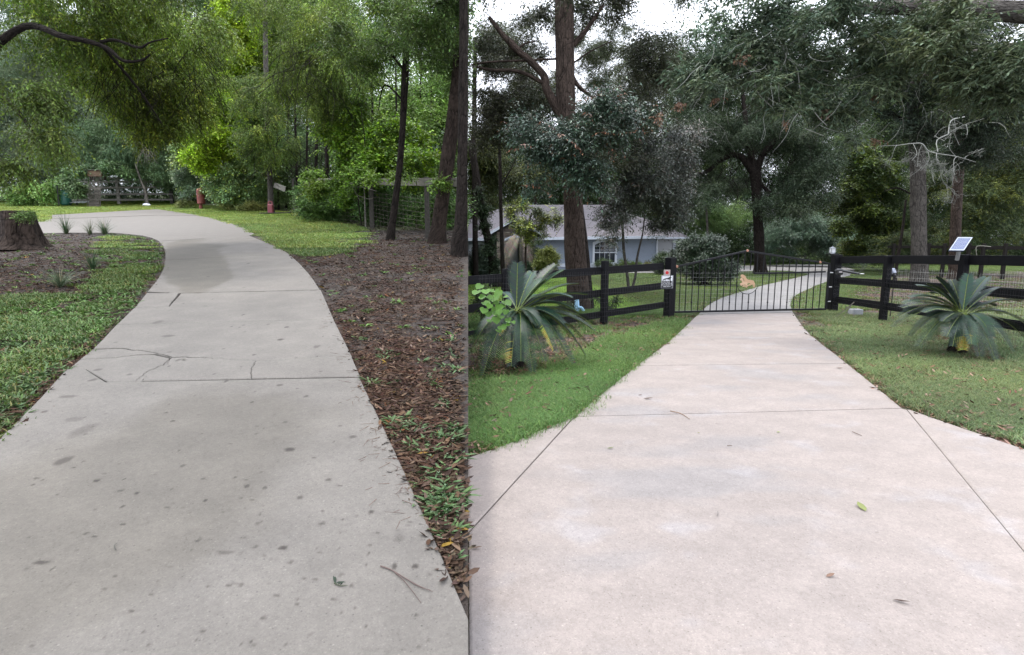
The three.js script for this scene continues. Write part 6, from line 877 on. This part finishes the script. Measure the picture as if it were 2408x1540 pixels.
function weedGeo() { const g = new GB(); for (let k = 0; k < 11; k++) { const a = R() * 6.28, d = V(Math.cos(a), rr(0.15, 0.9), Math.sin(a)).normalize(), t = rr(0.75, 1.25); leaf(g, V(Math.cos(a) * 0.01, 0, Math.sin(a) * 0.01), d, V(0, 1, 0).addScaledVector(rdir(), 0.3).normalize(), rr(0.05, 0.11), rr(0.012, 0.02), [t, t, t], rr(0.1, 0.4), 6); } return g.geo(); }
const WEED = [0, 1, 2].map(weedGeo);
const LIT = [0, 1, 2, 3].map((k) => { const g = new GB(); for (let i = 0; i < 3; i++) { const a = R() * 6.28; leaf(g, V(rr(-.06, .06), rr(0.004, 0.02), rr(-.06, .06)), V(Math.cos(a), rr(-.15, .2), Math.sin(a)).normalize(), V(rr(-.4, .4), 1, rr(-.4, .4)).normalize(), rr(0.05, 0.1), rr(0.018, 0.036), (() => { const t = rr(.6, 1.35); return [t, t * rr(.93, 1.05), t * rr(.9, 1.06)]; })(), rr(-0.25, 0.3), 6); } return g.geo(); });
const STRAW = [0, 1].map(() => { const g = new GB(); for (let i = 0; i < 9; i++) { const a = R() * 6.28, o = V(rr(-.12, .12), 0.008, rr(-.12, .12)); stick(g, o, o.clone().add(V(Math.cos(a) * 0.11, rr(0, .02), Math.sin(a) * 0.11)), 0.0012, [rr(.8, 1.2), rr(.8, 1.1), rr(.8, 1.1)]); } return g.geo(); });
const inPx = (s) => { const poly = new Map(); return (name, pts, x, d) => { if (!poly.has(name)) poly.set(name, pts.map(G2[s])); return pip(poly.get(name), x, d); }; };
const LZ = inPx('L'), RZ = inPx('R');
function scatter(s, n, x0, x1, d0, d1, want, make) {                       // positions spread evenly over (x, log depth), thinned by want(x, d)
  const out = []; for (let k = 0; k < n; k++) { const d = Math.exp(lerp(Math.log(d0), Math.log(d1), R())), x = lerp(x0, x1, R()) * d; const sx = seamX(d, H[s](d)), ml = 0.02 + 0.008 * d; if (s === 'L' ? x > sx - ml : x < sx + 0.06) continue; if (R() > want(x, d)) continue; if (pip(outline[s], x, d)) continue; out.push(make(V(x, H[s](d) - DROP, -d), d)); } return out;
}
const farFromPath = (s, x, d, m) => !pip(outline[s], x + m, d) && !pip(outline[s], x - m, d) && !pip(outline[s], x, d + m) && !pip(outline[s], x, d - m);
const verge = [[369, 491.6], [430, 478], [640, 492], [770, 516], [872, 538], [858, 572], [800, 592], [735, 600], [690, 590], [650, 572], [600, 549], [500, 510]];
const isleRim = [[255, 548], [317, 553], [352, 560], [374, 570], [383, 590], [383, 625], [345, 680], [300, 722], [266, 760], [205, 815], [150, 862], [80, 938], [-100, 1090], [-260, 1200], [-260, 760], [60, 690], [215, 690], [262, 650], [235, 590]];
function wantL(x, d) {
  const [u, v] = toPx(x, hL(d) , d), n = fbm(x * 0.9, d * 0.7, 40, 3);
  if (v < 523 && u < 470) return farFromPath('L', x, d, 0.3) ? 1 : 0.2;
  if (LZ('verge', verge, x, d)) return farFromPath('L', x, d, 0.2) ? clamp(0.75 + 1.2 * n - sm(735, 880, u) * 0.6) : 0;
  if (LZ('rim', isleRim, x, d)) { const e = farFromPath('L', x, d, 0.3) ? 1 : 0.0; return clamp((0.12 + 1.9 * n) * e * (d < 9 ? 0.75 : 1)); }
  return 0;
}
const lawn = thing('grass', 'short grass and weeds of the verges and the far lawn on the left', 'grass', V(0, 0, 0), null, 'stuff');
{
  const g1 = scatter('L', 60000, -1.05, 0.02, 3.2, 44, wantL, (p, d) => { const far = p.x < -8 || d > 19; return { p, s: rr(0.75, 1.15) * (d > 20 ? 1.15 : 1), sy: rr(0.7, 1.1) * (d > 24 && p.x < -11 ? 0.55 : 1), ry: R() * 6.28, c: tones(d > 24 ? [0.20, 0.28, 0.055] : d > 14 ? [0.18, 0.255, 0.065] : [0.095, 0.15, 0.04], p, 0.35, 1.12) }; });  // brighter far lawn and verge: sunlight put into the grass colour
  instances('turf', lawn, TURFB, grassM, g1);
  const weeds = scatter('L', 26000, -1.05, 0.0, 1.6, 22, (x, d) => { const [u, v] = toPx(x, hL(d), d), n = fbm(x * 1.6, d * 1.3, 60, 3); if (LZ('rim', isleRim, x, d)) return farFromPath('L', x, d, 0.12) ? 0.8 : 0.1; if (LZ('verge', verge, x, d)) return 0.5; if (u > 640) { const near = sm(860, 1200, v) * 0.5; return clamp((n > 0.04 ? 0.08 + near * 1.1 : near * 0.25)) * (farFromPath('L', x, d, 0.05) ? 1 : 0.2); } if (v > 540 && u < 390) return n > 0.1 ? 0.25 : 0.04; return 0; }, (p, d) => ({ p: p.clone().setY(p.y + 0.005), s: rr(0.6, 1.25), ry: R() * 6.28, c: tones(d < 6 ? [0.055, 0.10, 0.035] : [0.085, 0.15, 0.035], p, 0.35) }));
  instances('weed', lawn, WEED, grassM, weeds);
}
{
  const l = thing('leaf_litter', 'brown fallen leaves and straw on the bare soil on the left', 'leaf litter', V(0, 0, 0), null, 'stuff');
  const browns = [[0.125, 0.08, 0.054], [0.18, 0.122, 0.085], [0.095, 0.062, 0.044], [0.25, 0.18, 0.127], [0.085, 0.058, 0.045]];
  const want = (x, d) => { const [u, v] = toPx(x, hL(d), d), n = fbm(x * 0.8, d * 0.8, 70, 3); if (u > 590) return LZ('verge', verge, x, d) ? 0.06 : clamp(0.72 + 1.3 * n + (v < 640 ? 0.4 : 0) + (v > 1000 ? 0.4 : 0)); if (v > 548 && u < 392) return 0.55; if (d > 32 && u > 280 && u < 420) return 0.4; return 0; };
  instances('leaf', l, LIT, litterM, scatter('L', 80000, -1.0, 0.0, 1.5, 36, want, (p, d) => { const r = R(); return { p, s: rr(0.4, 0.95), ry: R() * 6.28, tx: rr(-.3, .3), tz: rr(-.3, .3), c: tones(r < 0.008 ? [0.42, 0.28, 0.06] : r < 0.02 ? [0.30, 0.13, 0.06] : browns[Math.floor(R() * 5)], p, 0.14, 0.5) }; }));
  instances('straw', l, STRAW, litterM, scatter('L', 22000, -0.95, 0.0, 1.5, 16, (x, d) => (x > seamX(d, hL(d)) - 0.24 ? 0 : 0.7 * want(x, d)), (p) => ({ p, s: rr(0.7, 1.3), ry: R() * 6.28, c: tones([0.13, 0.085, 0.06], p, 0.2, 0.7) })));
}
const bedA = [[1101, 780], [1240, 800], [1330, 800], [1400, 775], [1440, 790], [1350, 850], [1290, 880], [1180, 900], [1101, 905]];
const yardLit = [[2030, 668], [2100, 640], [2470, 636], [2470, 800], [2250, 800], [2085, 742], [2020, 712], [1985, 690]];
function wantR(x, d) {
  const [u, v] = toPx(x, 0, d), n = fbm(x * 0.9, d * 0.8, 90, 3);
  if (d < 13.4 && u < 1660) { if (RZ('bedA', bedA, x, d)) return 0.03; if (RZ('strip', [[1101, 800], [1400, 728], [1640, 718], [1640, 740], [1590, 752], [1430, 795], [1101, 840]], x, d)) return 0.05; return farFromPath('R', x, d, 0.17) ? clamp(0.8 + 1.3 * n) : 0.03; }
  if (d < 15 && u > 1860) { if (RZ('bedB', [[2130, 800], [2200, 840], [2330, 860], [2420, 850], [2420, 780], [2200, 760]], x, d)) return 0.1; return clamp((d > 11.4 ? 0.35 + 1.5 * n : 0.72 + 1.5 * n) - (farFromPath('R', x, d, 0.2) ? 0 : 0.9) - (farFromPath('R', x, d, 0.6) ? 0 : 0.25)); }
  if (RZ('yardLit', yardLit, x, d)) return 0.04;
  if (u < 1760 && d > 26 && d < 32 && u > 1570) return 0.25;
  return d > 13 ? (farFromPath('R', x, d, 0.3) ? 0.95 : 0.1) : 0;
}
{
  const g = thing('grass', 'mown grass of the front lawns and the yard behind the black fence', 'grass', V(0, 0, 0), null, 'stuff');
  instances('turf', g, TURF, grassM, scatter('R', 42000, -0.09, 1.05, 4.2, 14.5, wantR, (p, d) => ({ p, s: rr(0.8, 1.2), ry: R() * 6.28, c: tones(p.x > 4 ? [0.15, 0.205, 0.08] : [0.115, 0.205, 0.048], p, 0.35, 1) })));
  instances('turf', g, TURFB, grassM, scatter('R', 36000, -0.09, 1.0, 13.4, 58, wantR, (p, d) => { return { p, s: rr(0.8, 1.25), sy: 0.8, ry: R() * 6.28, c: tones(p.x > 3.5 ? [0.105, 0.165, 0.035] : [0.185, 0.33, 0.04], p, 0.25, 1) }; }));  // left yard brighter, right duller: sun and tree shade put into colour
  const l = thing('leaf_litter', 'brown fallen leaves along the black fence and under the trees of the yard', 'leaf litter', V(0, 0, 0), null, 'stuff');
  const browns = [[0.20, 0.11, 0.075], [0.26, 0.165, 0.115], [0.14, 0.085, 0.06], [0.30, 0.21, 0.15]];
  instances('leaf', l, LIT, litterM, scatter('R', 36000, -0.09, 1.0, 4.2, 32, (x, d) => { const w = wantR(x, d); return w < 0.3 ? 0.85 : d < 13.4 ? 0.14 : 0.05; }, (p, d) => ({ p: p.clone().setY(p.y + (wantR(p.x, d) > 0.3 ? 0.045 : 0.01)), s: rr(0.5, 1.0), ry: R() * 6.28, tx: rr(-.3, .3), tz: rr(-.3, .3), c: tones(browns[Math.floor(R() * 4)], p, 0.14, 0.7) })));
}
// ---------------------------------------------------------------- single leaves and twigs on the concrete
R = rngOf(7007);
function fallen(s, u, v, len, wid, c, ang, label, name = 'fallen_leaf', cat = 'leaf') { c = c.map((q) => q * 0.55); const o = s === 'L' ? gL(u, v) : gR(u, v), g = new GB(), d = V(Math.cos(ang), 0.06, Math.sin(ang)).normalize(); leaf(g, o.clone().add(V(0, 0.006, 0)), d, V(rr(-.25, .25), 1, rr(-.2, .2)).normalize(), len, wid, c, -0.12, 6); return solo(name, label, cat, g.geo(), litterM); }
fallen('R', 2036, 1204, 0.10, 0.05, [0.30, 0.33, 0.13], -1.5, 'pale green fallen leaf with a brown end on the near right concrete');
fallen('R', 1942, 1358, 0.055, 0.022, [0.30, 0.19, 0.14], -0.3, 'small tan leaf on the near concrete below the pale green leaf');
fallen('R', 2098, 1411, 0.07, 0.02, [0.16, 0.115, 0.10], 0.6, 'narrow dark brown leaf low on the near right concrete');
fallen('R', 1427, 1056, 0.06, 0.02, [0.22, 0.25, 0.12], -0.1, 'olive leaf on the pink concrete inside the left diagonal joint');
fallen('R', 1826, 1017, 0.03, 0.03, [0.38, 0.45, 0.16], 0.4, 'tiny lime leaf right of centre below the cross joint');
fallen('R', 1640, 1018, 0.03, 0.018, [0.30, 0.30, 0.12], 1.2, 'tiny olive leaf left of centre below the cross joint');
fallen('R', 1512, 938, 0.11, 0.03, [0.16, 0.10, 0.07], 0.3, 'curled brown leaf above the left end of the cross joint');
fallen('R', 1500, 930, 0.05, 0.02, [0.17, 0.11, 0.08], 0.1, 'small dark leaf just behind the curled brown leaf');
fallen('R', 1965, 866, 0.09, 0.03, [0.2, 0.12, 0.08], 0.7, 'brown leaf near the right edge of the upper drive panels');
fallen('R', 1108, 1291, 0.06, 0.018, [0.28, 0.2, 0.15], 0, 'thin tan leaf at the left end of the near pink concrete');
fallen('L', 428, 846, 0.05, 0.03, [0.1, 0.12, 0.04], 0.3, 'dark leaf lying on the crack of the grey drive');
function twigOn(s, pts, r, c, label) { const q = pts.map((p) => (s === 'L' ? gL(...p) : gR(...p)).add(V(0, 0.008, 0))); return solo('twig', label, 'twig', tube(q, r, 5, 5), std(c.map((z) => z * 0.5))); }
twigOn('R', [[1576, 968], [1598, 973], [1622, 987]], [0.004, 0.004, 0.002], [0.33, 0.19, 0.11], 'reddish twig across the cross joint of the pink drive');
twigOn('R', [[2004, 1017], [2014, 1021], [2026, 1026]], [0.003, 0.003, 0.002], [0.2, 0.13, 0.1], 'short dark twig on the concrete near the right diagonal joint');
twigOn('R', [[1710, 1050], [1716, 1049], [1722, 1050]], [0.003, 0.003, 0.002], [0.2, 0.14, 0.11], 'tiny twig near the middle of the pink drive');
twigOn('R', [[1686, 1216], [1688, 1209], [1687, 1204]], [0.002, 0.002, 0.001], [0.25, 0.22, 0.2], 'hair thin grey stem in the middle of the near pink concrete');
{
  const o = gL(896, 1334), g = thing('pine_needles', 'pair of long brown pine needles forking on the grey drive', 'pine needles', o), m = std([0.085, 0.055, 0.046]), q = (p) => gL(...p).add(V(0, 0.006, 0));
  for (const pts of [[[895, 1333], [918, 1341], [950, 1360], [985, 1380], [1018, 1394]], [[895, 1334], [920, 1343], [952, 1362], [990, 1384], [1012, 1390]], [[925, 1345], [948, 1366], [968, 1390], [991, 1421]]]) part('needle', tube(pts.map(q), [0.0022, 0.0017, 0.001], 5, 4), m, g);
  const s = thing('leaf_sprig', 'small dark green sprig lying on the grey drive beside the pine needles', 'sprig', gL(797, 1372)); for (const [a, b] of [[[789, 1376], [784, 1360]], [[789, 1376], [789, 1362]], [[788, 1375], [816, 1380]], [[800, 1379], [812, 1374]], [[795, 1378], [806, 1375]]]) { const p = q(a), e = q(b), gg = new GB(); leaf(gg, p, e.clone().sub(p).setY(0.02).normalize(), V(0, 1, 0.2).normalize(), p.distanceTo(e), 0.011, [0.035, 0.055, 0.035], 0.1, 6); part('leaf', gg.geo(), leafM, s); } part('stem', tube([q([786, 1374]), q([800, 1380]), q([818, 1379])], [0.0025, 0.002, 0.001], 5, 4), std([0.05, 0.06, 0.03]), s);
}
twigOn('L', [[273, 1296], [270, 1290], [271, 1284], [276, 1281]], [0.002, 0.002, 0.001], [0.1, 0.1, 0.08], 'small curved stem lying on the near left grey concrete');

renderer.render(scene, camera);
